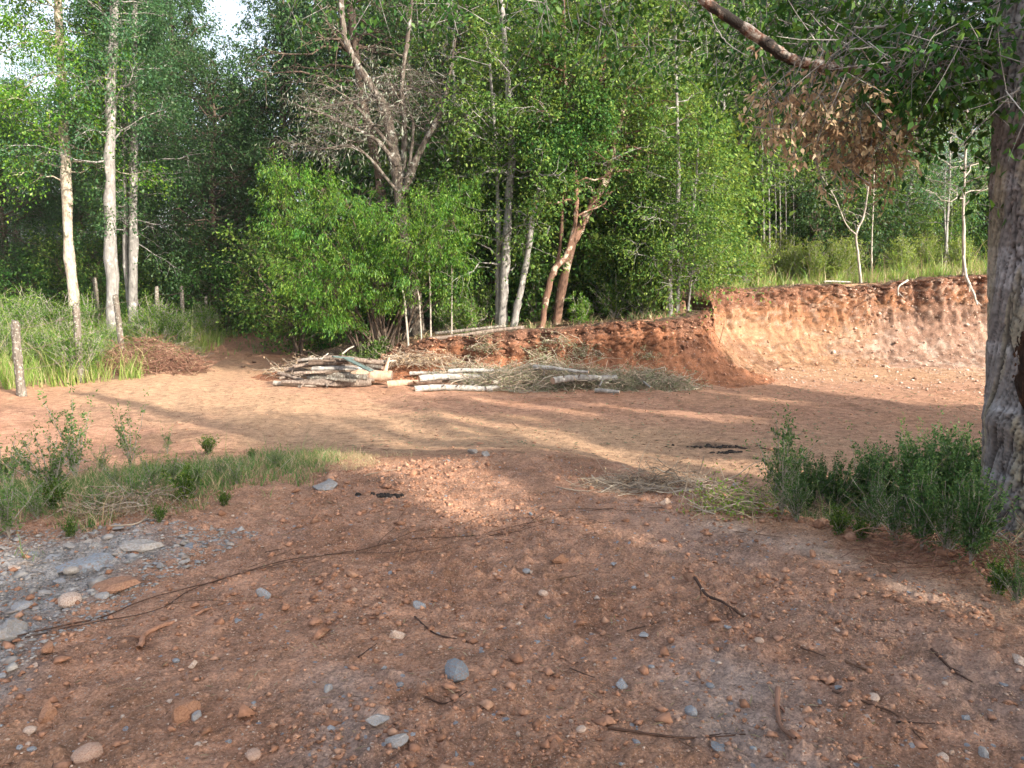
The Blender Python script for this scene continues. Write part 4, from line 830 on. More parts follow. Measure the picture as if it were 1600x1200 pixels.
# meadow weeds
b2 = None
for i, (px, y, s) in enumerate(((235, 22, 1.2), (250, 21.5, 1.25), (265, 21.6, 1.1), (240, 22.6, 1.3), (120, 16.8, 1.05), (108, 17.0, .9), (140, 18, .8), (165, 20, .9), (60, 18, .9), (10, 18, .9), (200, 22, .8), (285, 24, 1), (320, 27, 1), (370, 30, 1), (20, 22, 1.3), (-5, 20, 1.1), (90, 22, 1.2), (140, 24, 1.2), (50, 25, 1.3), (330, 31, 1.2), (400, 31, 1))):
    x = (px - 800) / F * y; z = gzs(x, y)
    if b2 is None: b2 = bush('broom_bush', 'feathery bright green broom bush in the tall grass along the fence', 'bush', (x, y, z), 1.3, .5, 60, 20, .06, .014, 'leaf_bright', 310, 'broom bushes along the fence'); b2.scale = (s,) * 3
    else: copy_tree(b2, None, (x, y, z), r2.random() * 6, s, 'feathery green broom bush in the meadow ' + lm(px) + (', near the front' if y < 19 else '' if y < 23 else ', farther back'))

# ------------------------------------------------------------ near tree at the right edge
g = g_(400)
tb = np.array([3.31, 4.87, 0.]); tb[2] = gzs(tb[0], tb[1]) - .08
t = thing('big_tree', 'big near tree with cracked grey bark at the right edge', 'tree', tuple(tb))
nz_, na_ = 620, 190
hz = np.linspace(0, 7.5, nz_); an = np.arange(na_) * 2 * pi / na_
cx = np.interp(hz, [0, .6, 1.2, 2.5, 4, 7.5], [.02, .01, -.02, -.15, -.30, -.62]); cy = .04 * np.sin(hz * .7 + 1)
r0 = np.interp(hz, [0, .15, .5, 1.1, 1.35, 2.5, 4, 7.5], [.33, .315, .295, .305, .285, .275, .25, .12])
AN, HZ = np.meshgrid(an, hz)
sa = AN * .3 * 3.2; f1, f2, cc = worley(np.cos(AN) * 4.2 + 7 + HZ * .3, np.sin(AN) * 4.2 + HZ * 4.5 + 3, 401)
f1b, f2b, ccb = worley(np.cos(AN) * 9 + 17, np.sin(AN) * 9 + HZ * 11 + 3, 402)
rr = r0[:, None] * (1 + .05 * np.sin(AN * 3 + HZ) + .10 * np.exp(-HZ * 4) * np.cos(AN * 5 + 1))
ck = np.clip(.12 - (f2 - f1), 0, 1); ck2 = np.clip(.12 - (f2b - f1b), 0, 1)
rr = rr + (cc - .5) * .012 - ck * .16 - ck2 * .14 + fbm(np.cos(AN) * 9 + HZ * 3, np.sin(AN) * 9 + HZ * 5, 4, 403) * .012
rr += .06 * np.exp(-((HZ - 1.12) / .11) ** 2 - ((AN - 3.4) / .55) ** 2)
V = np.stack([cx[:, None] + rr * np.cos(AN), cy[:, None] + rr * np.sin(AN), HZ], -1).reshape(-1, 3)
i0 = np.arange(nz_ - 1)[:, None] * na_; k0 = np.arange(na_)[None]; k1 = (k0 + 1) % na_
q = np.stack([i0 + k0, i0 + k1, i0 + na_ + k1, i0 + na_ + k0], -1).reshape(-1, 4)
nn = fbm(np.cos(AN) * 2.5 + HZ * 1.1, np.sin(AN) * 2.5 + HZ * 2.2, 4, 404).ravel(); nb2 = fbm(np.cos(AN) * 1.2, HZ * 9, 3, 405).ravel()
bc = np.tile(np.array([.20, .185, .18]), (len(V), 1)); bc = lerp(bc, np.array([.36, .36, .375]), sm((nb2 + .05) / .3) * sm((HZ.ravel() - .3) / .6) * .7)
bc = lerp(bc, np.array([.30, .27, .18]), sm((nn - .15) / .2) * .6); bc = lerp(bc, np.array([.05, .04, .037]), np.clip((ck * 8 + ck2 * 7).ravel(), 0, 1))
MB().add(V, q).build('trunk', M['soil'] if False else None or bark_mat('tmp', [(.1, .1, .1), (.2, .2, .2)]), t, smooth=True, colors={'tone': bc})
m, n, l = mat('near_bark')
at = N(n, 'ShaderNodeAttribute', attribute_name='tone'); tc = n.new('ShaderNodeTexCoord'); nz0 = N(n, 'ShaderNodeTexNoise'); nz0.inputs['Scale'].default_value = 28; nz0.inputs['Detail'].default_value = 8; l.new(tc.outputs['Object'], nz0.inputs[0])
mr = N(n, 'ShaderNodeMapRange', i_1=.3, i_2=.7, i_3=.6, i_4=1.4); l.new(nz0.outputs[0], mr.inputs[0])
mx = n.new('ShaderNodeMix'); mx.data_type = 'RGBA'; mx.blend_type = 'MULTIPLY'; mx.inputs[0].default_value = 1; l.new(at.outputs['Color'], mx.inputs[6]); l.new(mr.outputs[0], mx.inputs[7])
p = n.new('ShaderNodeBsdfPrincipled'); p.inputs['Roughness'].default_value = .9; l.new(mx.outputs[2], p.inputs['Base Color'])
bmp = n.new('ShaderNodeBump'); bmp.inputs['Strength'].default_value = .6; bmp.inputs['Distance'].default_value = .01; l.new(nz0.outputs[0], bmp.inputs['Height']); l.new(bmp.outputs[0], p.inputs['Normal'])
o = n.new('ShaderNodeOutputMaterial'); l.new(p.outputs[0], o.inputs[0])
[c for c in t.children if c.name.startswith('trunk')][0].data.materials[0] = m
# torn bark hanging over the wound
sn, sm_ = 40, 24; ss = np.linspace(0, 1, sn); aa = np.linspace(-1, 1, sm_)
AA, SS = np.meshgrid(aa, ss)
wv = .11 * np.clip(np.sin(np.clip(SS * 1.08, 0, 1) * pi) ** .5, .05, 1) * (1 - .45 * SS) * (1 + .45 * fbm(SS * 9, np.sign(AA) * 4.0, 3, 411))
ca = 3.62 + .10 * SS; z0 = 1.78 - SS * .60
hgt = .03 + .035 * np.cos(AA * 1.5) * (1 - .3 * SS) + fbm(AA * 5, SS * 9, 4, 410, .7) * .030
AN2 = ca + AA * wv / .27
rad2 = .285 + hgt
V = np.stack([rad2 * np.cos(AN2) + .02, rad2 * np.sin(AN2), z0 + 0 * AA], -1).reshape(-1, 3)
i0 = np.arange(sn - 1)[:, None] * sm_; k0 = np.arange(sm_ - 1)[None]; q = np.stack([i0 + k0, i0 + k0 + 1, i0 + sm_ + k0 + 1, i0 + sm_ + k0], -1).reshape(-1, 4)
MB().add(V, q).build('torn_bark', bark_mat('torn_bark', [(.012, .008, .006), (.035, .018, .011), (.15, .070, .032)], (5, 5, 2), bump=.8), t, smooth=True)
# limbs
def lw(pts, y, dy=0): return [at_y(u, v, y + dy * i / (len(pts) - 1)) - tb for i, (u, v) in enumerate(pts)]
lb = MB(); P = spline(lw([(1610, 60), (1560, 95), (1500, 100), (1420, 112), (1350, 112), (1290, 104), (1235, 92), (1190, 62), (1150, 35), (1100, 0), (1040, -60), (990, -140)], 5.25, -.6), 60)
rdd = np.interp(np.linspace(0, 1, 60), [0, .3, .55, 1], [.055, .030, .035, .022]) * (1 + .12 * g.normal(size=60))
lb.add(*tubes(P, rdd, 16)); lb.build('limb', bark_mat('limb_bark', [(.03, .02, .015), (.13, .06, .04), (.30, .27, .24), (.42, .40, .37)], (12, 12, 12), spots=(.03, .025, .022), sp_scale=7, sp_lo=.5), t, smooth=True)
tw, gl, dl = MB(), MB(), MB()
def hang(u, v, y, n, du, dv, dy, mb, k, L, Wd, ln=.3, dp=.5):
    c = at_y(u, v, y) - tb; s = np.array([du / F * y, dy, dv / F * y]); P = g.normal(size=(n, 3)) * s * .5 + c
    d_ = unit(g.normal(size=(n, 3)) * .7 + np.array([0, 0, -dp])); mb.add(*sprays(P, d_, ln, k, L, Wd, g, .3, .35))
    tw.add(*tubes(np.stack([P - d_ * .1 + g.normal(size=P.shape) * .02, P + d_ * ln * .5, P + d_ * ln], 1), np.tile([.004, .003, .0015], (n, 1)), 3))
for a in ((1250, 160, 5.0, 26, 60, 50, .25, 16), (1310, 170, 5.1, 30, 70, 60, .3, 16), (1360, 200, 5.1, 30, 50, 60, .3, 16), (1215, 140, 5.0, 14, 30, 50, .2, 14), (1385, 240, 5.2, 18, 30, 60, .2, 14), (1395, 95, 5.2, 10, 60, 20, .2, 9), (1320, 120, 5.1, 12, 70, 20, .2, 9), (1330, 255, 5.1, 8, 40, 30, .2, 10), (1300, 85, 5.2, 6, 30, 20, .2, 10), (1430, 100, 5.2, 6, 30, 20, .2, 9)):
    u_, v_, y_, n_, du_, dv_, dy_, k_ = a; hang(u_, v_, y_, int(n_ * 1.2), du_, dv_, dy_, dl, k_, .05, .022, .16, 1.1)
for a in ((1500, 30, 5.6, 70, 130, 50, 1.0, 16), (1400, 20, 5.8, 50, 120, 45, 1.0, 14), (1250, 20, 6.2, 46, 130, 45, 1.2, 14), (1100, 20, 6.6, 50, 150, 45, 1.2, 14), (950, 10, 6.8, 46, 150, 40, 1.2, 14), (800, 0, 7.0, 34, 130, 30, 1.2, 12), (650, -5, 7.0, 26, 120, 30, 1.0, 12), (520, -10, 7.0, 18, 90, 30, 1, 12), (1560, 60, 5.0, 20, 60, 40, .4, 12), (1480, 180, 5.3, 12, 40, 50, .4, 12), (1200, 60, 6.5, 40, 90, 40, 1, 12), (1450, 80, 5.8, 40, 80, 40, 1, 12), (1040, 70, 6.9, 18, 80, 40, 1, 12),
          (1290, 75, 4.7, 7, 40, 16, .15, 8), (1350, 80, 4.7, 12, 50, 18, .15, 9), (1420, 80, 4.75, 22, 60, 24, .2, 12), (1470, 90, 4.7, 30, 60, 30, .2, 12), (1480, 120, 5.0, 40, 80, 60, .5, 14), (1580, 120, 4.3, 8, 50, 60, .2, 10), (1470, 110, 5.6, 50, 100, 60, .8, 14), (1560, 40, 5.2, 60, 90, 60, .6, 14), (1380, 60, 5.8, 50, 120, 50, 1, 14), (1590, 300, 4.9, 10, 30, 50, .2, 10), (1180, 90, 6.4, 30, 90, 50, 1, 12), (1300, 60, 5.7, 40, 90, 40, .6, 12),
          (1590, 250, 4.9, 12, 20, 60, .2, 10), (1350, 60, 6, 34, 90, 35, 1, 12), (1240, 130, 6.2, 14, 40, 40, .5, 10), (1340, 230, 5.6, 10, 40, 40, .5, 10)):
    u_, v_, y_, n_, du_, dv_, dy_, k_ = a; hang(u_, v_, y_, n_, du_, dv_, dy_, gl, k_, .062, .03, .32, .4)
for pts, r_ in (([(1600, 20), (1480, -10), (1330, -30), (1200, -20), (1080, -25), (900, -40), (700, -60), (520, -90)], .03), ([(1590, 100), (1500, 60), (1420, 40), (1330, 45)], .02), ([(1310, 110), (1314, 90), (1308, 130), (1300, 150)], .008), ([(1365, 112), (1368, 150), (1380, 165)], .005), ([(1330, 108), (1380, 100), (1430, 108)], .01), ([(1100, 0), (1130, 60), (1170, 90)], .006), ([(1545, 280), (1550, 330), (1575, 400), (1592, 440), (1600, 480)], .006), ([(1300, 105), (1330, 150), (1370, 230), (1392, 290)], .007), ([(1270, 100), (1250, 150), (1210, 180)], .006)):
    y0 = 5.2 if r_ < .025 else 5.6
    P = spline(lw(pts, y0, .9 if r_ > .025 else -.1), 24); P[:, :] += g.normal(size=P.shape) * r_ * .3; tw.add(*tubes(P, np.linspace(r_, r_ * .35, 24), 6))
tw.build('twigs', M['bark_grey'], t); gl.build('foliage', M['leaf_gloss'], t); dl.build('dead_leaves', M['leaf_dead'], t, label='dry brown leaves hanging from the limb')

# ------------------------------------------------------------ unseen trees added behind the viewer, crowns shaped to cast the wanted shade
litcaps = [((500, 645), (760, 700), .16), ((620, 655), (720, 680), .2), ((760, 650), (960, 690), .16), ((200, 690), (420, 660), .3), ((60, 650), (200, 620), .5), ((430, 715), (580, 765), .22), ((560, 700), (640, 728), .14), ((880, 720), (1010, 745), .1), ((1060, 745), (1200, 780), .1), ((190, 640), (470, 585), .55), ((150, 600), (420, 560), .35), ((340, 690), (420, 640), .25), ((430, 690), (640, 735), .26), ((600, 735), (800, 790), .13), ((800, 790), (1000, 850), .10), ((500, 655), (640, 690), .3),
           ((700, 640), (900, 672), .28), ((880, 672), (1070, 706), .22), ((990, 735), (1080, 800), .10), ((1040, 835), (1180, 880), .15), ((1150, 640), (1600, 680), .15), ((660, 608), (760, 600), .35), ((350, 600), (470, 620), .5), ((500, 620), (640, 650), .22),
           ((1180, 735), (1330, 790), .12), ((840, 745), (950, 780), .10), ((300, 560), (360, 530), .4), ((640, 700), (760, 735), .12), ((230, 660), (340, 640), .35), ((1160, 800), (1320, 850), .09)]
CAPS = [(at_z(*a, 0.6 if a[1] > 715 else .1 if a[1] < 690 else .3), at_z(*b_, 0.6 if b_[1] > 715 else .1 if b_[1] < 690 else .3), w_) for a, b_, w_ in litcaps]
SHADE = [(-9, -6), (-9.5, 7.5), (-7.8, 10.8), (-4.6, 11.5), (-5.2, 15.0), (-5.5, 18), (4.6, 18.6), (5.6, 14.3), (7.5, 12.9), (14, 12.0), (14, -6)]
def shaded(gx, gy, g):
    m = poly_sd(gx, gy, SHADE) + noise2(gx * .9, gy * .9, 55) * .5 < 0
    for a, b_, w_ in CAPS:
        dd = seg_d(gx, gy, a, b_); m &= dd > w_ * 1.08 * g.uniform(.7, 1.3, len(gx))
    m &= (noise2((gx * .68 + gy * .73) * 2.2, (gx * .73 - gy * .68) * .5, 66) < .50) | (poly_sd(gx, gy, [(-9, -3), (-9, 4.2), (-3.2, 5), (-2, 6.3), (.2, 6.3), (3.5, 3.5), (7, -3)]) < 0)
    return m
shade_trees = [(6.5, -12.5, 9.5, 3.6, 3.4, 9000), (1.5, -11.5, 8.6, 3.6, 3.2, 9000), (4.5, -8.5, 7.8, 3.6, 3.4, 9000), (9.0, -8.5, 8.0, 3.8, 3.4, 9000), (8.2, -3.8, 6.6, 3.4, 2.8, 9000), (12.8, -4.5, 8.2, 3.8, 3.6, 10000), (16.5, .5, 8.2, 3.8, 3.4, 9000), (12.0, 1.5, 6.4, 3.4, 2.8, 9000), (14.5, 6.2, 6.5, 3.4, 2.6, 9000), (10.0, 6.8, 4.4, 2.4, 1.8, 6000)]
for i, (x, y, zc, rh, rv, n) in enumerate(shade_trees):
    g = g_(500 + i); n *= 2
    C = unit(g.normal(size=(n, 3))) * (g.random((n, 1)) ** .4) * np.array([rh, rh, rv]) + np.array([x, y, zc])
    tt = C[:, 2] / S[2]; gx = C[:, 0] - S[0] * tt; gy = C[:, 1] - S[1] * tt
    keep = shaded(gx, gy, g); C = C[keep][:n]  # leaves whose shadow would fall in a lit streak are dropped
    z = gzs(x, y); tr = thing('shade_tree', 'unseen broadleaf tree added behind the viewer, crown shaped to shade the red fill', 'tree', (x, y, z), 0, 'trees behind the viewer')
    wd, lf = MB(), MB(); C = C - np.array([x, y, z]); stp = spline([(0, 0, -.1), (.1, .1, zc * .5), (0, 0, zc + rv * .6)], 10); wd.add(*tubes(stp, np.linspace(.2, .05, 10), 8))
    tg = C[::max(1, len(C) // 60)]; st0 = np.stack([0 * tg[:, 0], 0 * tg[:, 0], np.clip(tg[:, 2] * .7, 1, zc)], 1)
    wd.add(*tubes(np.stack([st0, (st0 + tg) / 2 + np.array([0, 0, .2]), tg], 1), np.tile([.03, .02, .008], (len(tg), 1)), 4))
    L_ = g.uniform(.13, .24, len(C)); lf.add(*leaves(C, g.normal(size=C.shape), L_, L_ * .6, g, updir=.5))
    wd.build('trunk', M['bark_grey'], tr, smooth=True); lf.build('crown', M['leaf_mid'], tr)

# ------------------------------------------------------------ fence
f0 = at_y(25, 608, 14.6)
posts = [(26, 14.6, 502, 612, .085), (122, 16.6, 476, 575, .07), (155, 25, 434, 500, .075), (188, 18.6, 461, 545, .075), (244, 22.5, 448, 505, .07), (287, 25, 448, 508, .07), (323, 27.5, 463, 500, .055), (350, 30, 447, 495, .065), (388, 32.5, 445, 492, .06)]
def post_mesh(h, r, seed):
    g = g_(seed); n = 22; s = 12; zz = np.linspace(-.2, h, n); an = np.arange(s) * 2 * pi / s; rr_ = r * (1 + .10 * np.cos(an * 2 + g.random() * 6) + .06 * g.normal(size=s))[None] * (1 + .05 * g.normal(size=n))[:, None] * np.interp(zz, [-.2, .3, h - .05, h], [1.15, 1.0, .88, .7])[:, None]
    V = np.stack([rr_ * np.cos(an) + .03 * np.sin(zz * 2 + seed)[:, None] * r * 8, rr_ * np.sin(an), np.repeat(zz[:, None], s, 1) + (zz > h - .02)[:, None] * g.normal(size=s) * .015], -1).reshape(-1, 3)
    i0 = np.arange(n - 1)[:, None] * s; k0 = np.arange(s)[None]; k1 = (k0 + 1) % s; q = np.stack([i0 + k0, i0 + k1, i0 + s + k1, i0 + s + k0], -1).reshape(-1, 4)
    c = len(V); V = np.vstack([V, [V[-s:, 0].mean(), V[-s:, 1].mean(), h + .01]]); tr = np.array([[(n - 1) * s + k, (n - 1) * s + (k + 1) % s, c] for k in range(s)])
    return MB().add(V, q, tr)
fx, fy = (26 - 800) / F * 14.6, 14.6
ft = thing('wire_fence', 'old fence of weathered grey posts and slack wire along the meadow', 'fence', (fx, fy, gzs(fx, fy)))
tops = []
for i, (px, y, v0, v1, r) in enumerate(posts):
    x = (px - 800) / F * y; z = gzs(x, y); h = at_y(px, v0, y)[2] - z
    po = post_mesh(h, r, 600 + i).build('post', M['wood_post'], ft, smooth=True, loc=(x - fx, y - fy, z - gzs(fx, fy)), label=('nearest thick post with lichen and a knot hole' if i == 0 else None))
    po.rotation_euler = (g.normal() * .03, g.normal() * .03 + (.02 if i == 0 else 0), 0)
    if i != 2: tops.append((x - fx, y - fy, z - gzs(fx, fy), h))
def wire(a, b_, fr, r=.0035):
    P = np.array([[a[0], a[1], a[2] + a[3] * fr], [b_[0], b_[1], b_[2] + b_[3] * fr]]); s = np.linspace(0, 1, 12)[:, None]; Q = P[0] * (1 - s) + P[1] * s; Q[:, 2] -= .06 * np.sin(s[:, 0] * pi)
    return tubes(Q, np.full(12, r * (1 + .02 * a[1])), 4)
for fr in (.9, .62, .35):
    b = MB()
    for a, c_ in zip(tops[:-1], tops[1:]): b.add(*wire(a, c_, fr, .004))
    b.build('wire', M['wire'], ft)
x, y = (368 - 800) / F * 31, 31
pz = thing('leaning_post', 'pale split post leaning right beside the dark forest edge', 'post', (x, y, gzs(x, y)))
pm = post_mesh(2.2, .05, 640).build('post', M['bark_dead'], pz, smooth=True); pm.rotation_euler = (0, .10, 0)

# ------------------------------------------------------------ logs, planks, sticks
def log_mesh(L, r0, r1, seed, bark, cut=None, bend=.04, sides=14, knots=2, split=0):
    g = g_(seed); n = 16; s = np.linspace(0, 1, n); P = np.stack([s * L - L / 2, bend * L * np.sin(s * pi + g.random()) * g.choice([-1, 1]) + g.normal(size=n) * r0 * .06, g.normal(size=n) * r0 * .05 + bend * .3 * L * np.sin(s * 5)], 1); rd = np.linspace(r0, r1, n) * (1 + .05 * g.normal(size=n))
    V, q = tubes(P, rd, sides); V = V.reshape(n, sides, 3)
    if split: 
        k = sides // 2; c = P[:, None]; V[:, :k] = c + (V[:, :k] - c) * np.array([1, 1, .25])
    V = V.reshape(-1, 3) + g.normal(size=(n * sides, 3)) * r0 * .035; b = MB().add(V, q)
    for e, fl in ((0, 1), (n - 1, 0)):
        ring = V[e * sides:(e + 1) * sides]; c = ring.mean(0); tri = [[k, (k + 1) % sides, sides] if fl else [(k + 1) % sides, k, sides] for k in range(sides)]
        b.add(np.vstack([ring, c]), None, tri, mi=1)
    for k in range(knots):
        i = g.integers(3, n - 3); d_ = unit(g.normal(size=3) * np.array([.4, 1, 1])); Q = P[i] + d_ * np.linspace(0, r0 * g.uniform(1.6, 3.5), 4)[:, None]; b.add(*tubes(Q, np.linspace(r0 * .4, r0 * .2, 4), 6))
    return b.mesh('log', [bark, cut or bark], True)
def lay(name, label, cat, me, u1, v1, u2, v2, z=0, y=None, group=None, tilt=0, roll=0, base=0):
    """lay a piece of wood so that its ends are seen at two photo points; me has length 1.0 along x (scaled)"""
    a, b_ = on_ground(u1, v1), on_ground(u2, v2)
    return a, b_
def log_at(name, label, p, L, rz, r0, r1, seed, bark, cut=None, group=None, ry=0, cat='log', **kw):
    me = log_mesh(L, r0, r1, seed, M[bark], M[cut] if cut else None, **kw); me.name = name
    return obj(name, me, None, tuple(p), (0, ry, rz), None, label=label, category=cat, group=group)
# white peeled logs along the foot of the low bank
def between(u1, v1, u2, v2, zz=.06, y=None):
    a = at_z(u1, v1, zz); b_ = at_z(u2, v2, zz); return (a + b_) / 2, float(np.linalg.norm((b_ - a)[:2])), math.atan2(b_[1] - a[1], b_[0] - a[0])
WL = [((648, 608), (770, 606), .075, .06, 'wood_white', 'white peeled log lying in front at the left end of the brush heap', .06),
      ((760, 607), (820, 603), .05, .04, 'wood_white', 'short thin white log butting the front white log', .06),
      ((605, 601), (690, 597), .085, .07, 'wood_cut', 'stout short log with pinkish fresh wood left of the white logs', .07),
      ((655, 592), (770, 588), .085, .07, 'wood_white', 'thick white barked log second from the front', .20),
      ((700, 580), (800, 578), .06, .04, 'wood_white', 'white log lying further back among the twigs', .28),
      ((865, 595), (962, 588), .085, .06, 'bark_grey', 'grey barked log lying on the brush heap', .26),
      ((835, 574), (920, 580), .06, .03, 'wood_white', 'pale branch log sloping over the back of the brush heap', .42),
      ((640, 584), (720, 584), .05, .04, 'wood_white', 'slim white log behind the pinkish log', .14),
      ((930, 610), (968, 612), .05, .04, 'bark_grey', 'short grey stub in front of the grey barked log', .06),
      ((985, 590), (1020, 604), .025, .018, 'wood_white', 'thin pale stick slanting down the right part of the brush heap', .16),
      ((770, 598), (850, 590), .045, .03, 'bark_dead', 'weathered grey branch lying across the middle of the heap', .16)]
for i, (a, b_, r0, r1, bk, lab, zz) in enumerate(WL):
    r0 *= .82; r1 *= .8; c, L, rz = between(*a, *b_, zz); log_at('cut_log', lab, (c[0], c[1], max(c[2], r0 * .85)), L, rz, r0, r1, 700 + i, bk, 'wood_cut', 'logs and branches at the foot of the low bank')
# old wood pile
g = g_(720)
pc = at_z(520, 604, 0)
WP = [(-.75, -.25, .05, .9, .05, .035, 'bark_dead', 'pale thin stick lying lowest at the front left of the old wood pile', -3), (-.45, -.3, .06, 1.1, .06, .05, 'wood_old', 'weathered split rail at the front of the old wood pile', -8), (.15, -.22, .07, 1.2, .09, .08, 'wood_old', 'dark thick round at the front bottom of the old wood pile', 4),
      (.1, -.1, .20, 1.2, .075, .07, 'wood_post', 'greyish brown round second from the bottom of the old pile', -6), (.2, .05, .31, 1.3, .07, .07, 'bark_grey', 'silvery grey weathered rail across the middle of the old pile', -4), (-.2, .05, .36, 1.3, .06, .05, 'wood_old', 'brown weathered rail across the middle of the old pile', 2),
      (.75, .0, .18, .8, .14, .10, 'wood_cut', 'stout pale stump end at the right of the old wood pile', 8), (.35, .15, .50, 1.2, .05, .05, 'wood_old', 'brown crooked branch on top of the old pile', -14), (-.35, .2, .46, 1.1, .05, .04, 'wood_old', 'crooked brown branch at the upper left of the pile', 10),
      (-.6, .1, .25, .9, .05, .04, 'wood_old', 'crooked branch sticking out to the left of the pile', -22), (-.8, -.05, .16, .8, .045, .03, 'wood_old', 'forked branch at the left tip of the old pile', -32), (.5, .2, .38, 1.0, .06, .05, 'wood_post', 'short rail at the upper right of the old pile', -20),
      (.0, -.28, .14, 1.1, .055, .05, 'wood_post', 'grey rail in the front row of the old pile', -2), (.35, -.05, .12, .9, .06, .05, 'wood_old', 'brown billet low at the right of the old pile', 6), (.75, .25, .42, .9, .035, .02, 'bark_dead', 'bleached branch poking up to the right of the pile', 22), (-.15, -.1, .26, 1.0, .05, .04, 'wood_old', 'worn brown rail leaning over the front row', -9)]
for k in range(12): WP.append((g.uniform(-.8, .7), g.uniform(-.2, .3), g.uniform(.1, .5), g.uniform(.5, 1.1), .035, .022, ['wood_old', 'bark_dead', 'bark_dark'][k % 3], 'crooked thin branch wood mixed into the old pile', g.uniform(-25, 25)))
for i, (dx, dy, dz, L, r0, r1, bk, lab, tilt) in enumerate(WP):
    log_at('old_log', lab, (pc[0] + dx, pc[1] + dy + .25, dz), L, g.normal() * .2 + R(tilt) * .6, r0, r1, 730 + i, bk, 'wood_old', 'pieces of the old wood pile', ry=R(-tilt) * .25, bend=.07 if 'crook' in lab or 'fork' in lab else .03, split=1 if 'rail' in lab else 0)
for i, (u1, v1, u2, v2) in enumerate(((493, 572, 513, 552), (535, 553, 553, 541))):
    a = at_y(u1, v1, 16.0); b_ = at_y(u2, v2, 16.2); P = spline([a, (a + b_) / 2 + [0, 0, .02], b_], 8) - a
    MB().add(*tubes(P, np.linspace(.02, .014, 8), 6)).build('stick', M['bark_dead'], None, True, loc=tuple(a), label=('bleached stick poking steeply up from the old pile' if i == 0 else 'thin bleached stick leaning up behind the old pile'), category='stick')
# boards: teal painted boards and the planks on the brink
def board(name, label, a, b_, wd_, th, mt, seed, group=None, cat='board'):
    a = np.array(a, float); b_ = np.array(b_, float); L = np.linalg.norm(b_ - a); g = g_(seed); n = 14; s = np.linspace(-L / 2, L / 2, n)
    w2 = wd_ / 2 * (1 + .04 * g.normal(size=n)); t2 = th / 2 * (1 + .08 * g.normal(size=n)); z = .012 * L * np.sin(s * 2)
    ring = np.stack([np.stack([s, sg * w2, z + tg * t2], 1) for sg, tg in ((-1, -1), (1, -1), (1, 1), (-1, 1))], 1).reshape(-1, 3)
    i0 = np.arange(n - 1)[:, None] * 4; k0 = np.arange(4)[None]; k1 = (k0 + 1) % 4; q = np.stack([i0 + k0, i0 + k1, i0 + 4 + k1, i0 + 4 + k0], -1).reshape(-1, 4)
    q = np.vstack([q, [[3, 2, 1, 0]], [[(n - 1) * 4, (n - 1) * 4 + 1, (n - 1) * 4 + 2, (n - 1) * 4 + 3]]])
    d_ = unit(b_ - a); o = MB().add(ring, q).build(name, M[mt], None, label=label, category=cat, group=group)
    o.location = tuple((a + b_) / 2); o.rotation_euler = (0, -math.asin(d_[2]), math.atan2(d_[1], d_[0])); return o
board('board', 'dark greenish board lying on top of the old wood pile', at_y(520, 557, 15.7), at_y(552, 560, 15.9), .14, .03, 'wood_teal', 760)
board('board', 'grey green board slanting down from the darker board over the pile', at_y(538, 558, 15.8), at_y(580, 580, 15.4), .12, .03, 'wood_teal', 761)
board('plank', 'long weathered plank lying in front on the brink of the low bank', at_y(668, 528, 17.3), at_y(818, 513, 17.7), .16, .07, 'wood_old', 762, 'planks on the bank')
board('plank', 'long plank lying behind the front plank on the brink', at_y(680, 519, 17.7), at_y(790, 511, 18.0), .14, .06, 'wood_post', 763, 'planks on the bank')
board('plank', 'short orange brown plank under the front plank', at_y(674, 531, 17.35), at_y(730, 529, 17.5), .12, .04, 'wood_cut', 764, 'planks on the bank')
c, L, rz = between(288, 534, 330, 516, .1); log_at('fallen_log', 'dark fallen log lying beyond the red brown brush heap', (c[0], c[1], .12), L, rz, .12, .09, 770, 'bark_grey')
# thin white stick on the terrace, hanging root over the brink
p_ = at_y(1308, 436, 22); log_at('stick', 'white stick lying in the terrace grass at the brink', (p_[0], p_[1], gzs(p_[0], p_[1]) + .1), .75, .05, .025, .02, 771, 'wood_white', cat='stick')
def curve_thing(name, label, pts, r0, r1, mt, cat, seed=0, n=30, wob=.3, sides=6, fork=0, **pr):
    g = g_(seed); P = spline(pts, n); o = P[0].copy(); P = P - o; P[1:] += np.cumsum(g.normal(size=(n - 1, 3)) * r0 * wob, 0) * .35; b = MB().add(*tubes(P, np.linspace(r0, r1, n) * (1 + .08 * g.normal(size=n)), sides))
    for k in range(fork):
        i = g.integers(n // 5, n - 3); d_ = unit(unit(P[min(i + 2, n - 1)] - P[i]) + g.normal(size=3) * .6 * np.array([1, 1, .3])); Lf = g.uniform(.12, .35) * np.linalg.norm(P[-1]); Q = P[i] + d_ * np.linspace(0, Lf, 8)[:, None] + np.cumsum(g.normal(size=(8, 3)) * Lf * .02, 0); b.add(*tubes(Q, np.linspace(r0 * .6, r1 * .4, 8), 5))
    return b.build(name, M[mt], None, True, loc=tuple(o), label=label, category=cat, **pr)
curve_thing('hanging_branch', 'pale crooked branch hanging over the brink near the right end of the cut', [at_y(u, v, y) for u, v, y in ((1505, 400, 20.4), (1510, 432, 20.2), (1520, 455, 19.9), (1528, 475, 19.7))], .045, .02, 'bark_dead', 'branch', 775, fork=2)
curve_thing('hanging_root', 'dark root dangling beneath the brink of the cut', [at_y(u, v, y) for u, v, y in ((1418, 438, 20.6), (1405, 446, 20.3), (1402, 460, 20.0))], .03, .012, 'bark_dead', 'root', 776, fork=2)
for i, (p0, lab) in enumerate(((((1122, 545), (1132, 505)), 'thin stick standing in the talus at the left of the cut'), (((1120, 548), (1133, 540)), 'short thin stick low on the talus at the left of the cut'))):
    curve_thing('stick', lab, [at_y(*p0[0], 18.3), at_y(*p0[1], 18.3)], .012, .006, 'root', 'stick', 777 + i, n=8)
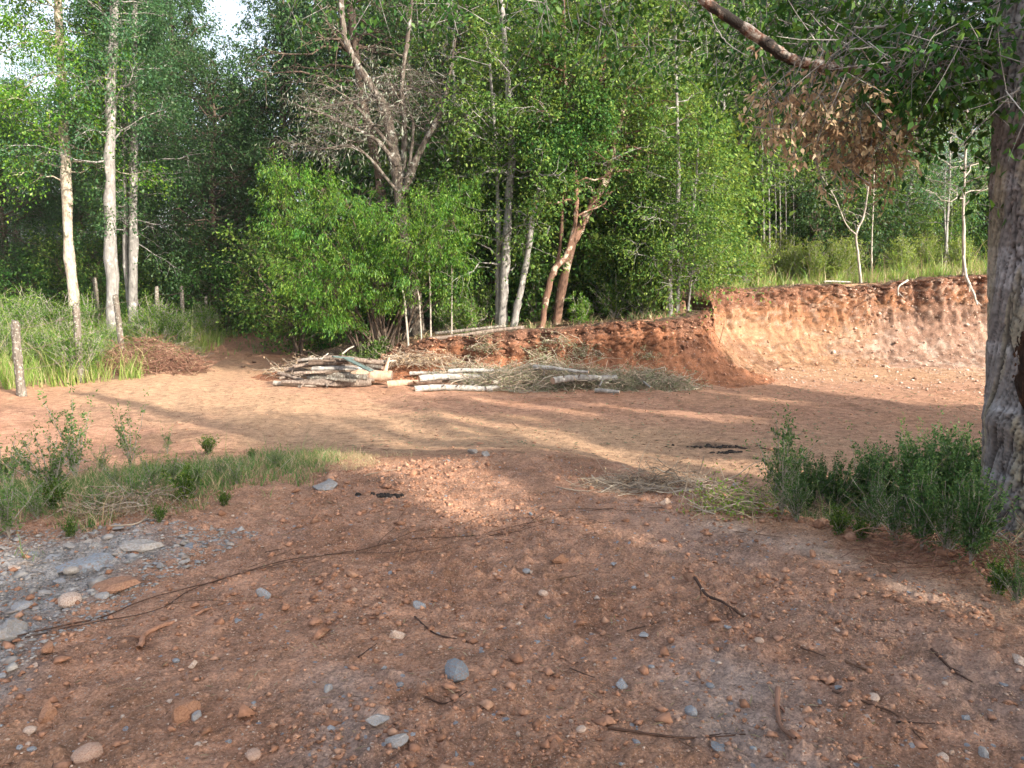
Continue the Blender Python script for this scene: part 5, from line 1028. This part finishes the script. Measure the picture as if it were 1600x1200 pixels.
# roots along the brink
for i in range(28):
    s_ = g.uniform(0, 1); pt = np.array([np.interp(s_, [0, .5, .6, 1], [-2.5, 4, 5, 16]), 0]); j = np.argmin(np.abs(top[:, 0] - pt[0])); a = np.array([top[j, 0], top[j, 1], ztop[j] + .03]); o_ = -back[j]
    curve_thing('brink_root', 'thin root sticking out of the brink of the bank', [a + [o_[0] * -.1, o_[1] * -.1, 0], a + [o_[0] * .35, o_[1] * .35, 0], a + [o_[0] * .45 + g.normal() * .2, o_[1] * .45, -g.uniform(.1, .35)]], .009, .003, 'root', 'root', 800 + i, n=12, group='roots along the brink', wob=.6)

# brush heaps: loose dead twigs, each heap one thing
def heap(name, label, ctr, rx, ry, rz_, n, Lr, rr0, mt, seed, leafm=None, nl=0, lL=.05, lW=.02, yaw=0, main=None, leafname='leaves'):
    g = g_(seed); t = thing(name, label, 'brush heap', tuple(ctr), 0); m = 7
    q_ = unit(g.normal(size=(n, 3))) * (g.random((n, 1)) ** .45); P0 = q_ * np.array([rx, ry, rz_]); P0[:, 2] = np.abs(P0[:, 2]) * (1 - .5 * np.hypot(q_[:, 0], q_[:, 1]))
    a = g.normal(size=n) * .9 + yaw + (g.random(n) < .5) * pi; d_ = np.stack([np.cos(a), np.sin(a) * .7, g.normal(size=n) * .35 + .1], 1); L_ = g.uniform(*Lr, n); s = np.linspace(-.5, .5, m)
    P = P0[:, None] + unit(d_)[:, None] * (s[None, :, None] * L_[:, None, None]); P[:, 1:] += np.cumsum(g.normal(size=(n, m - 1, 3)) * (L_ * .05)[:, None, None], 1)
    gx = ctr[0] + P[..., 0]; gy = ctr[1] + P[..., 1]; gr = H(gx, gy) - ctr[2] + .01; P[..., 2] = np.maximum(P[..., 2], gr)
    b = MB().add(*tubes(P, (g.uniform(*rr0, n))[:, None] * np.linspace(1, .35, m)[None], 4)); b.build('twigs', M[mt], t)
    if nl:
        i = g.integers(0, n, nl); j = g.integers(1, m, nl); C = P[i, j] + g.normal(size=(nl, 3)) * .03; C[:, 2] = np.maximum(C[:, 2], gr[i, j]); MB().add(*leaves(C, g.normal(size=(nl, 3)), lL * g.uniform(.5, 1.3, nl), lW * g.uniform(.6, 1.3, nl), g, updir=.3)).build(leafname, M[leafm], t)
    return t
c = at_z(208, 585, 0.05); c = np.array([c[0] - .1, c[1] + .9, 0.0])
heap('brush_heap', 'heap of dead red brown brush at the meadow edge by the track', c, 1.45, .9, .85, 1300, (.3, .9), (.004, .009), 'twig_red', 850, 'leaf_dead', 2600, .05, .015)
c2 = at_z(262, 562, .05); heap('brush_heap', 'heap of bleached grey twigs joined to the red brown brush', np.array([c2[0], c2[1] + .2, 0.]), .75, .7, .5, 260, (.5, 1.2), (.004, .012), 'twig_dry', 851)
c3 = at_z(860, 612, 0); heap('brush_heap', 'long heap of grey green cut brush over the logs at the foot of the bank', np.array([c3[0] + .0, c3[1] + .5, 0.]), 1.75, .5, .55, 1100, (.3, 1.2), (.003, .010), 'twig_dry', 852, 'leaf_grey', 15000, .045, .02)
c4 = at_z(1010, 612, 0); heap('brush_heap', 'lower leafy brush at the right end of the long heap', np.array([c4[0], c4[1] + .5, 0.]), 1.1, .5, .36, 480, (.3, 1.0), (.003, .010), 'twig_dry', 853, 'leaf_grey', 7000, .045, .02)
c5 = at_z(735, 600, 0); heap('brush_heap', 'bleached twigs tangled over the white logs', np.array([c5[0], c5[1] + .4, 0.05]), .9, .35, .38, 220, (.4, 1.1), (.004, .012), 'twig_dry', 854, 'leaf_grey', 1600, .05, .02)
p5 = on_ground(1020, 765); heap('brush_heap', 'low tangle of bleached dry twigs behind the crest of the fill', np.array([p5[0], p5[1] + .1, p5[2]]), .55, .28, .14, 230, (.15, .6), (.0015, .005), 'twig_dry', 855, 'leaf_dead', 500, .03, .012)
p6 = on_ground(1150, 795); heap('brush_heap', 'dry twigs with yellowing leaves at the right of the crest', np.array([p6[0], p6[1], p6[2]]), .28, .2, .20, 90, (.15, .5), (.0015, .005), 'twig_dry', 856, 'grass_lit', 900, .028, .016)
p7 = on_ground(1440, 880); heap('brush_heap', 'dead grass stalks and twigs lying below the big tree', np.array([p7[0] + .3, p7[1] + .1, p7[2]]), .7, .35, .12, 260, (.15, .5), (.0012, .003), 'twig_red', 857)
p8 = on_ground(205, 800); heap('brush_heap', 'dry stalks and curled leaves leaning at the edge of the shoulder grass', np.array([p8[0], p8[1], p8[2]]), .42, .22, .2, 100, (.2, .6), (.0015, .004), 'twig_dry', 858, 'leaf_dead', 700, .03, .012)
p9 = on_ground(480, 560); heap('brush_heap', 'sparse grey twigs at the left foot of the bright bush', np.array([-4.3, 17.2, .1]), .9, .6, .35, 200, (.3, .9), (.003, .008), 'twig_dry', 859, 'leaf_dead', 800, .05, .02)
p9 = at_z(650, 560, .4); heap('brush_heap', 'dead twigs scattered on the slope under the planks', np.array([-2.0, 17.1, .35]), 1.0, .4, .3, 220, (.2, .8), (.003, .007), 'twig_dry', 860, 'leaf_dead', 900, .05, .02)
for i, (u_, v_, s_) in enumerate(((760, 545, .5), (845, 560, .5), (915, 555, .6), (870, 540, .5), (1010, 560, .5))):
    p_ = at_y(u_, v_, 17.0); heap('brush_heap', 'spray of cut leafy branch caught on the face of the low bank', np.array([p_[0], 17.0, p_[2]]), .35, .2, .3, 30, (.2, .7), (.003, .008), 'twig_dry', 870 + i, 'leaf_grey', 420, .05, .022)['group'] = 'leafy sprays on the low bank'

# single curved branches and sticks on the fill
def gp_(pts, dz=.012):
    out = []
    for u_, v_ in pts:
        p = on_ground(u_, v_); out.append([p[0], p[1], p[2] + dz])
    return np.array(out)
curve_thing('fallen_branch', 'long thin dark branch lying right across the red fill', gp_([(-20, 1012), (60, 998), (150, 975), (240, 945), (340, 915), (450, 885), (560, 870), (640, 852), (740, 838), (840, 815), (930, 800), (1050, 795)], .010), .0036, .0018, 'root', 'branch', 900, n=90, fork=7, wob=1.0)
curve_thing('fallen_branch', 'second thin dark branch twining along the long one', gp_([(40, 1010), (140, 985), (250, 965), (300, 930), (400, 905), (520, 878), (620, 872), (700, 845), (800, 835), (870, 800), (1000, 805)], .012), .0028, .0014, 'root', 'branch', 901, n=80, fork=4, wob=1.0)
curve_thing('fallen_stick', 'knobbly brown stick half buried in the red soil at lower left', gp_([(218, 1030), (232, 1002), (262, 988), (300, 972), (328, 960)], .012), .013, .007, 'stick_brown' if 'stick_brown' in M else 'clod', 'stick', 902, n=24, wob=.6, fork=1)
curve_thing('fallen_stick', 'bent bark covered stick at lower right', gp_([(1215, 1088), (1214, 1120), (1222, 1145), (1242, 1170)], .015), .010, .006, 'twig_red', 'stick', 903, n=20, wob=.4, fork=1)
curve_thing('fallen_stick', 'dark root curving above the round blue grey stone', gp_([(648, 968), (680, 992), (730, 998), (790, 1014)], .008), .005, .002, 'root', 'root', 904, n=24, fork=2)
curve_thing('fallen_stick', 'dark twig lying right of the pinkish grey slab at the bottom', gp_([(950, 1140), (1040, 1155), (1110, 1152), (1165, 1146)], .008), .005, .002, 'root', 'root', 905, n=24, fork=2)
curve_thing('fallen_stick', 'dark root pieces on the slope right of centre', gp_([(1085, 915), (1105, 940), (1130, 955), (1160, 968)], .012), .009, .004, 'root', 'root', 906, n=24, fork=4)
curve_thing('fallen_stick', 'twig lying in the soil on the far right of the fill', gp_([(1455, 1020), (1490, 1045), (1520, 1062)], .01), .007, .003, 'root', 'root', 907, n=20, fork=1)
curve_thing('fallen_stick', 'long thin root in the lower right soil', gp_([(1300, 1085), (1350, 1105), (1400, 1120), (1440, 1160)], .008), .005, .002, 'root', 'root', 908, n=24, fork=3)
curve_thing('fallen_stick', 'short thick twig near the right slope', gp_([(1320, 1042), (1352, 1055)], .01), .005, .004, 'root', 'root', 909, n=10)
curve_thing('fallen_stick', 'bleached curved branch lying at the grass edge', gp_([(168, 832), (215, 830), (245, 805), (300, 797)], .02), .006, .002, 'twig_dry', 'branch', 910, n=24, fork=3)
curve_thing('fallen_stick', 'pale thin stick at the tip of the dry grass', gp_([(572, 748), (610, 738), (655, 736)], .02), .006, .003, 'twig_dry', 'stick', 911, n=16)
curve_thing('fallen_stick', 'small twig below the round blue grey stone', gp_([(664, 1100), (695, 1106), (730, 1096)], .006), .004, .002, 'root', 'root', 912, n=14, fork=1)
for i, (pts) in enumerate(([(415, 870), (440, 862)], [(870, 905), (910, 895)], [(1020, 880), (1075, 885)], [(800, 660), (810, 668)], [(1400, 1130), (1460, 1140)], [(980, 985), (1030, 975)], [(560, 1040), (590, 1020)], [(1150, 830), (1220, 845)], [(1250, 1020), (1290, 1035)], [(890, 1050), (930, 1065)])):
    curve_thing('small_twig', 'small dark twig lying loose on the red fill', gp_(pts, .006), .0035, .0015, 'root', 'twig', 920 + i, n=10, fork=1, group='small twigs on the fill')
for i, (pts) in enumerate(([(1005, 772), (998, 740), (1003, 715), (1015, 690)], [(1100, 815), (1097, 790), (1099, 772)], [(1180, 835), (1176, 800), (1180, 775)], [(1060, 800), (1072, 760), (1075, 725)], [(915, 745), (908, 720)], [(955, 760), (945, 730)], [(1110, 780), (1118, 740)], [(452, 742), (462, 700)], [(425, 745), (455, 715)], [(170, 825), (180, 775)], [(230, 820), (252, 770)])):
    b0_ = on_ground(*pts[0]); P = [b0_] + [at_y(u_, v_, b0_[1]) for u_, v_ in pts[1:]]
    curve_thing('grass_stalk', 'thin dry stalk standing up at the edge of the fill', P, .0030, .0014, 'twig_dry', 'stalk', 940 + i, n=12, wob=.4, group='dry stalks at the edge of the fill')
curve_thing('pale_stick', 'pale thin stick leaning at the foot of the big tree', [at_y(1560, 832, 4.75), at_y(1610, 868, 4.6)], .006, .005, 'wood_white', 'stick', 960, n=8)
curve_thing('pale_stick', 'thin pale arching stalk in front of the right weeds', [np.array(on_ground(1390, 812)) + [0, 0, .02], at_y(1440, 806, 5.4), at_y(1492, 788, 5.3)], .003, .002, 'twig_dry', 'stalk', 961, n=14)

# ------------------------------------------------------------ stones
def stone_mesh(seed, flat=.6, ang_=.25, sub=2):
    import bmesh
    g = g_(seed); bm = bmesh.new(); bmesh.ops.create_icosphere(bm, subdivisions=sub, radius=1); v = np.array([x.co[:] for x in bm.verts])
    for k in range(14):      # chop with planes for angular faces
        nrm = unit(g.normal(size=3)); dd = g.uniform(.45, .85) if ang_ > .15 else g.uniform(.85, 1); s_ = v @ nrm; v = v - np.clip(s_ - dd, 0, 9)[:, None] * nrm
    v *= np.array([1, g.uniform(.65, .95), flat]); v += g.normal(size=v.shape) * (.03 if ang_ > .15 else .015)
    for x, c_ in zip(bm.verts, v): x.co = c_
    me = bpy.data.meshes.new('stone'); bm.to_mesh(me); bm.free(); return me
SM = [stone_mesh(1000 + i, f, a) for i, (f, a) in enumerate(((.6, .1), (.5, .3), (.45, .3), (.7, .3), (.3, .3), (.22, .3), (.55, .1), (.8, .3)))]
SMV = {}
def stone(u_, v_, w_px, mi, mt, label, group=None, name='stone', cat='stone', rz=None, sink=.35, p=None, size=None):
    if p is None: p = on_ground(u_, v_)
    dist = math.sqrt(p[0] ** 2 + p[1] ** 2 + (p[2] - 2.2) ** 2); s = size or w_px / F * dist / 2
    key = (mi, mt)
    if key not in SMV: me = SM[mi].copy(); me.materials.append(M[mt]); me.name = 'stone'; SMV[key] = me
    fl = [.6, .5, .45, .7, .3, .22, .55, .8][mi]
    return obj(name, SMV[key], None, (p[0], p[1], p[2] + s * fl * (1 - 2 * sink) + .002), (r2.uniform(-.2, .2), r2.uniform(-.2, .2), r2.random() * 6.28 if rz is None else rz), s, label=label, category=cat, group=group)
ST = [(713, 1066, 50, 0, 'stone_blue', 'round blue grey stone, largest on the fill near the bottom centre', .2), (411, 941, 32, 3, 'stone_blue', 'upright blue grey stone left of centre on the fill'), (656, 950, 30, 1, 'stone_blue', 'flattish blue grey stone with bits round it in mid fill'),
      (619, 1000, 30, 3, 'stone_pale', 'crumbly whitish pink stone left of the round blue grey stone'), (1080, 1112, 24, 0, 'stone_blue', 'small round bluish stone right of bottom centre'), (970, 1073, 34, 2, 'stone_blue', 'pale blue stone patch right of the round stone'), (1122, 1166, 42, 5, 'stone_blue', 'flat blue grey slab by the dark twig at the bottom'),
      (590, 1145, 44, 5, 'stone_shale', 'flat grey violet slab at the bottom left of centre'), (617, 1175, 40, 4, 'stone_shale', 'pale grey slab overlapping the bottom edge of the fill'), (137, 1186, 40, 6, 'stone_pale', 'smooth whitish oval stone at the bottom left corner'), (47, 1145, 16, 6, 'stone_pale', 'small smooth pale pebble left above the whitish oval stone'),
      (292, 1135, 52, 7, 'stone_brown', 'big brown clod like rock at lower left'), (75, 1120, 46, 3, 'stone_brown', 'brown earthy rock near the left bottom'), (875, 876, 42, 2, 'stone_brown', 'brown wedge shaped rock in the middle of the fill'), (822, 893, 14, 0, 'stone_blue', 'small dark blue pebble left of the brown wedge rock'), (849, 927, 17, 0, 'stone_pale', 'pale grey pebble below the brown wedge rock'),
      (1005, 994, 18, 4, 'stone_blue', 'small flat grey stone on the right middle of the fill'), (1080, 912, 40, 2, 'stone_brown', 'reddish wedge rock beside the dark roots'), (958, 883, 14, 1, 'stone_blue', 'tiny bright blue stone on the grey streak'), (1085, 900, 12, 1, 'stone_blue', 'tiny pale blue chip above the reddish wedge rock'), (1307, 991, 13, 3, 'stone_pale', 'small white angular stone on the right slope'), (1186, 1010, 14, 6, 'stone_pale', 'small cream pebble on the right slope'), (1309, 1079, 16, 1, 'stone_blue', 'small blue grey stone among roots at lower right'), (1537, 1178, 26, 3, 'stone_shale', 'rough grey lump at the bottom right'), (1590, 1040, 30, 2, 'stone_pale', 'pale stone at the right picture edge'), (1276, 893, 13, 7, 'stone_brown', 'small brown stone below the orange berm'), (1268, 876, 18, 7, 'stone_brown', 'rounded orange clod resting on the berm'),
      (740, 706, 26, 1, 'stone_shale', 'grey rock on the crest at the far end of the fill'), (760, 712, 20, 2, 'stone_shale', 'second grey rock on the crest right beside the first'), (697, 716, 18, 4, 'stone_shale', 'small flat grey rock left on the crest'), (1150, 762, 16, 2, 'stone_shale', 'small grey rock in the dry twigs'), (950, 765, 18, 1, 'stone_shale', 'grey stone at the crest by dry stalks'), (1040, 790, 22, 3, 'stone_pale', 'whitish lump below the dry twigs'), (303, 1051, 17, 3, 'stone_pale', 'pale angular stone below the knobbly stick'), (276, 1042, 11, 0, 'stone_blue', 'tiny blue pebble beside the knobbly stick'), (372, 982, 14, 4, 'stone_blue', 'small pale blue flake left of centre'), (625, 1080, 13, 0, 'stone_blue', 'small bluish pebble left of the round stone'), (600, 1055, 14, 2, 'stone_blue', 'dull blue chip between the pink and the round stone'), (908, 1148, 16, 6, 'stone_pale', 'small pinkish white pebble near the bottom')]
for s_ in ST:
    u_, v_, w_, mi, mt, lab = s_[:6]; stone(u_, v_, w_, mi, mt, lab, sink=s_[6] if len(s_) > 6 else .35)
# flat slabs
stone(185, 925, 80, 5, 'stone_brown', 'long flat rusty brown slab lying at the edge of the grey shale', name='slab', sink=.2)
stone(508, 762, 70, 5, 'stone_shale', 'flat blue grey slab at the tip of the shoulder grass', name='slab', sink=.25)
stone(110, 950, 34, 6, 'stone_pale', 'smooth pale rounded stone on the grey shale', sink=.25)
stone(112, 903, 22, 6, 'stone_shale', 'pale rounded cobble on the shale', sink=.2)
stone(95, 915, 26, 1, 'stone_blue', 'bluish cobble touching the pale rounded cobble', sink=.25)
stone(142, 885, 95, 4, 'stone_blue', 'broad light blue grey rock sunk into the shale', name='slab', sink=.35)
stone(225, 862, 70, 5, 'stone_shale', 'flat brownish grey slab near the top of the shale', name='slab', sink=.3)
stone(15, 1000, 60, 2, 'stone_shale', 'big broken shale block at the left picture edge', sink=.3)
stone(75, 1030, 24, 7, 'stone_brown', 'reddish brown rock at the lower edge of the shale', sink=.3)
def shards(name, label, u_, v_, n, rx, ry, L, mt, seed, cat):
    g = g_(seed); p = on_ground(u_, v_); b = MB(); a = g.normal(size=(n, 2)) * np.array([rx, ry]) * .5
    z = G(p[0] + a[:, 0], p[1] + a[:, 1]) - p[2] + .004; an_ = g.normal(size=n) * .5; d_ = np.stack([np.cos(an_), np.sin(an_), g.normal(size=n) * .15], 1); s3 = np.linspace(-.5, .5, 4)
    ln = L * g.uniform(.3, 1.2, n); P = np.stack([a[:, 0], a[:, 1], z], 1)[:, None] + d_[:, None] * (s3[None, :, None] * ln[:, None, None]); b.add(*tubes(P, (g.uniform(.006, .02, n))[:, None] * np.array([.4, 1, .9, .3])[None], 5))
    return b.build(name, M[mt], None, loc=tuple(p), label=label, category=cat)
shards('burnt_wood', 'black patch of burnt wood chips lying on the clearing', 1120, 699, 60, .45, .09, .09, 'burnt', 1150, 'burnt wood')
shards('burnt_wood', 'smaller burnt patch just right below the black one', 1140, 708, 30, .2, .06, .09, 'burnt', 1151, 'burnt wood')
shards('charred_bark', 'dark charred flat piece lying on the fill below the dry grass', 603, 781, 40, .12, .04, .045, 'burnt', 1152, 'bark piece')
for i, (u_, v_, w_) in enumerate(((390, 558, 14), (397, 567, 14), (380, 575, 12))):
    stone(u_, v_, w_, 5, 'root', 'dark flat clod lying on the sunlit track', 'dark clods on the track', name='dark_clod', cat='clod', sink=.2)
# shale field: separate broken pieces
g = g_(1100); k = 0
while k < 70:
    x = g.uniform(-4.6, -1.8); y = g.uniform(2.2, 4.9)
    if poly_sd(np.array([x]), np.array([y]), SHALE)[0] > -.08 or x < -.68 * y - .2: continue
    stone(0, 0, 0, int(g.choice([1, 2, 4, 5, 4, 5])), str(g.choice(['stone_shale', 'stone_shale', 'stone_blue', 'stone_pale'], p=[.4, .3, .2, .1])), 'broken grey shale fragment in the rubble at the left', 'shale fragments', p=np.array([x, y, gz(x, y)]), size=float(np.exp(g.normal() * .45) * .030)); k += 1
# loose stones on the fill
k = 0
while k < 175:
    v_ = 720 + 480 * g.random() ** .7; u_ = g.uniform(0, 1600); p = on_ground(u_, v_)
    if poly_sd(np.array([p[0]]), np.array([p[1]]), MOUND)[0] > .1: continue
    mt = str(g.choice(['stone_pale', 'stone_brown', 'stone_blue'], p=[.34, .38, .28])); sz = float(np.exp(g.normal() * .4) * .013)
    stone(0, 0, 0, int(g.integers(0, 8)), mt, {'stone_pale': 'small pale pebble loose on the red fill', 'stone_brown': 'small reddish stone loose on the red fill', 'stone_blue': 'small bluish chip loose on the red fill'}[mt], {'stone_pale': 'pale pebbles on the fill', 'stone_brown': 'reddish stones on the fill', 'stone_blue': 'bluish chips on the fill'}[mt], p=p, size=sz, name='pebble', cat='pebble', sink=float(g.uniform(.3, .62))); k += 1
# grit: uncountable clods and chips
def grit(name, n, poly, size, mt, seed, sg=.5, flat=.6, cond=None):
    g = g_(seed); P = np.array(poly); lo = P.min(0); hi = P.max(0); x = g.uniform(lo[0], hi[0], n); y = g.uniform(lo[1], hi[1], n); m = (poly_sd(x, y, poly) < .02)
    if cond is not None: m &= cond(x, y, g)
    x, y = x[m], y[m]; n = len(x); s = size * np.exp(g.normal(size=n) * sg)
    base = np.array([[1, 0, 0], [0, 1, 0], [-1, 0, 0], [0, -1, 0], [0, 0, 1], [0, 0, -1], ]) * 1.0
    tri = np.array([[0, 1, 4], [1, 2, 4], [2, 3, 4], [3, 0, 4], [1, 0, 5], [2, 1, 5], [3, 2, 5], [0, 3, 5]])
    V = base[None] * g.uniform(.6, 1.2, (n, 6, 1)) + g.normal(size=(n, 6, 3)) * .18; a = g.random(n) * 6.28; ca, sa_ = np.cos(a), np.sin(a)
    V = np.stack([V[..., 0] * ca[:, None] - V[..., 1] * sa_[:, None], V[..., 0] * sa_[:, None] + V[..., 1] * ca[:, None], V[..., 2] * flat], -1) * s[:, None, None]
    V += np.stack([x, y, G(x, y) + s * flat * .35], 1)[:, None]
    return MB().add(V.reshape(-1, 3), None, (np.arange(n)[:, None, None] * 6 + tri[None]).reshape(-1, 3)).build(name, M[mt], None, kind='stuff')
NEAR = [(-4.2, 2.0), (-4.2, 4.6), (-2.6, 5.5), (-.2, 7.5), (1.2, 6.1), (2.2, 4.7), (3.0, 3.3), (3.0, 2.0), (1.8, 1.7), (-1.8, 1.7)]
dens = lambda x, y, g: g.random(len(x)) < np.clip(.45 + 1.1 * fbm(x * 1.6, y * 1.6, 3, 909), .1, 1)
grit('soil_clods', 60000, NEAR, .0065, 'clod', 1200, .65, .65, dens)
grit('pale_grit', 30000, NEAR, .0030, 'stone_pale', 1201, .5, .6)
grit('blue_grit', 5000, NEAR, .0045, 'stone_blue', 1202, .45, .5, lambda x, y, g: g.random(len(x)) < np.clip(.15 + 1.3 * fbm(x * 1.3 + 9, y * 1.3, 3, 910), 0, 1))
grit('shale_grit', 40000, SHALE, .008, 'stone_shale', 1203, .55, .4, lambda x, y, g: x > -.72 * y - .2)
def grit_at(name, P, size, mts, seed, sg=.6, flat=.7):
    g = g_(seed); n = len(P); s = size * np.exp(g.normal(size=n) * sg)
    base = np.array([[1, 0, 0], [0, 1, 0], [-1, 0, 0], [0, -1, 0], [0, 0, 1], [0, 0, -1]]) * 1.0
    tri = np.array([[0, 1, 4], [1, 2, 4], [2, 3, 4], [3, 0, 4], [1, 0, 5], [2, 1, 5], [3, 2, 5], [0, 3, 5]])
    V = (base[None] * g.uniform(.6, 1.2, (n, 6, 1)) + g.normal(size=(n, 6, 3)) * .18) * s[:, None, None] * np.array([1, 1, flat]) + P[:, None]
    return MB().add(V.reshape(-1, 3), None, (np.arange(n)[:, None, None] * 6 + tri[None]).reshape(-1, 3)).build(name, M[mts], None, kind='stuff')
grit_at('bank_rubble', BANKPTS[BANKPTS[:, 0] < 9][::2], .012, 'clod', 1210)
grit_at('bank_pale_rubble', BANKPTS[(BANKPTS[:, 0] >= 8)][::2], .014, 'bank_stone', 1211, .7)
grit('floor_rubble', 3000, [(5, 16), (6, 19.3), (14, 19), (15, 15.5), (9, 14.5)], .012, 'bank_stone', 1212, .6, .6)
grit('berm_clods', 9000, [(1.2, 6.0), (2.2, 4.3), (3.3, 1.8), (4.0, 2.2), (2.9, 4.7), (1.9, 6.6)], .012, 'clod', 1204, .45, .7)
grit('track_grit', 7000, [(-5, 9), (-6, 16), (9, 19), (11, 16), (5, 8), (0, 8)], .010, 'clod', 1205, .5, .4)

# two look-alikes that share a label are told apart by their height
by = {}
for o_ in bpy.data.objects:
    if o_.parent is None and o_.get('category') in ('tree', 'shrub', 'bush'): by.setdefault(o_['label'], []).append(o_)
for lab_, os_ in by.items():
    if len(os_) == 2 and len(lab_.split()) <= 14 and abs(os_[0].scale[0] - os_[1].scale[0]) > .01:
        os_.sort(key=lambda o: o.scale[0]); os_[0]['label'] = lab_ + ', the shorter'; os_[1]['label'] = lab_ + ', the taller'

# ------------------------------------------------------------ the thin morning air between the trees
hb = MB(); hv = np.array([[x, y, z] for x in (-126, 126) for y in (-126, 126) for z in (-2.0, 25)], float)
hb.add(hv, [[0, 1, 3, 2], [4, 6, 7, 5], [0, 4, 5, 1], [2, 3, 7, 6], [0, 2, 6, 4], [1, 5, 7, 3]])
hm, n, l = mat('haze_air'); pv = n.new('ShaderNodeVolumePrincipled'); pv.inputs['Density'].default_value = .0003; pv.inputs['Color'].default_value = (.86, .93, 1, 1); pv.inputs['Anisotropy'].default_value = 0
o = n.new('ShaderNodeOutputMaterial'); l.new(pv.outputs[0], o.inputs['Volume'])
hb.build('haze', hm, None, kind='stuff')
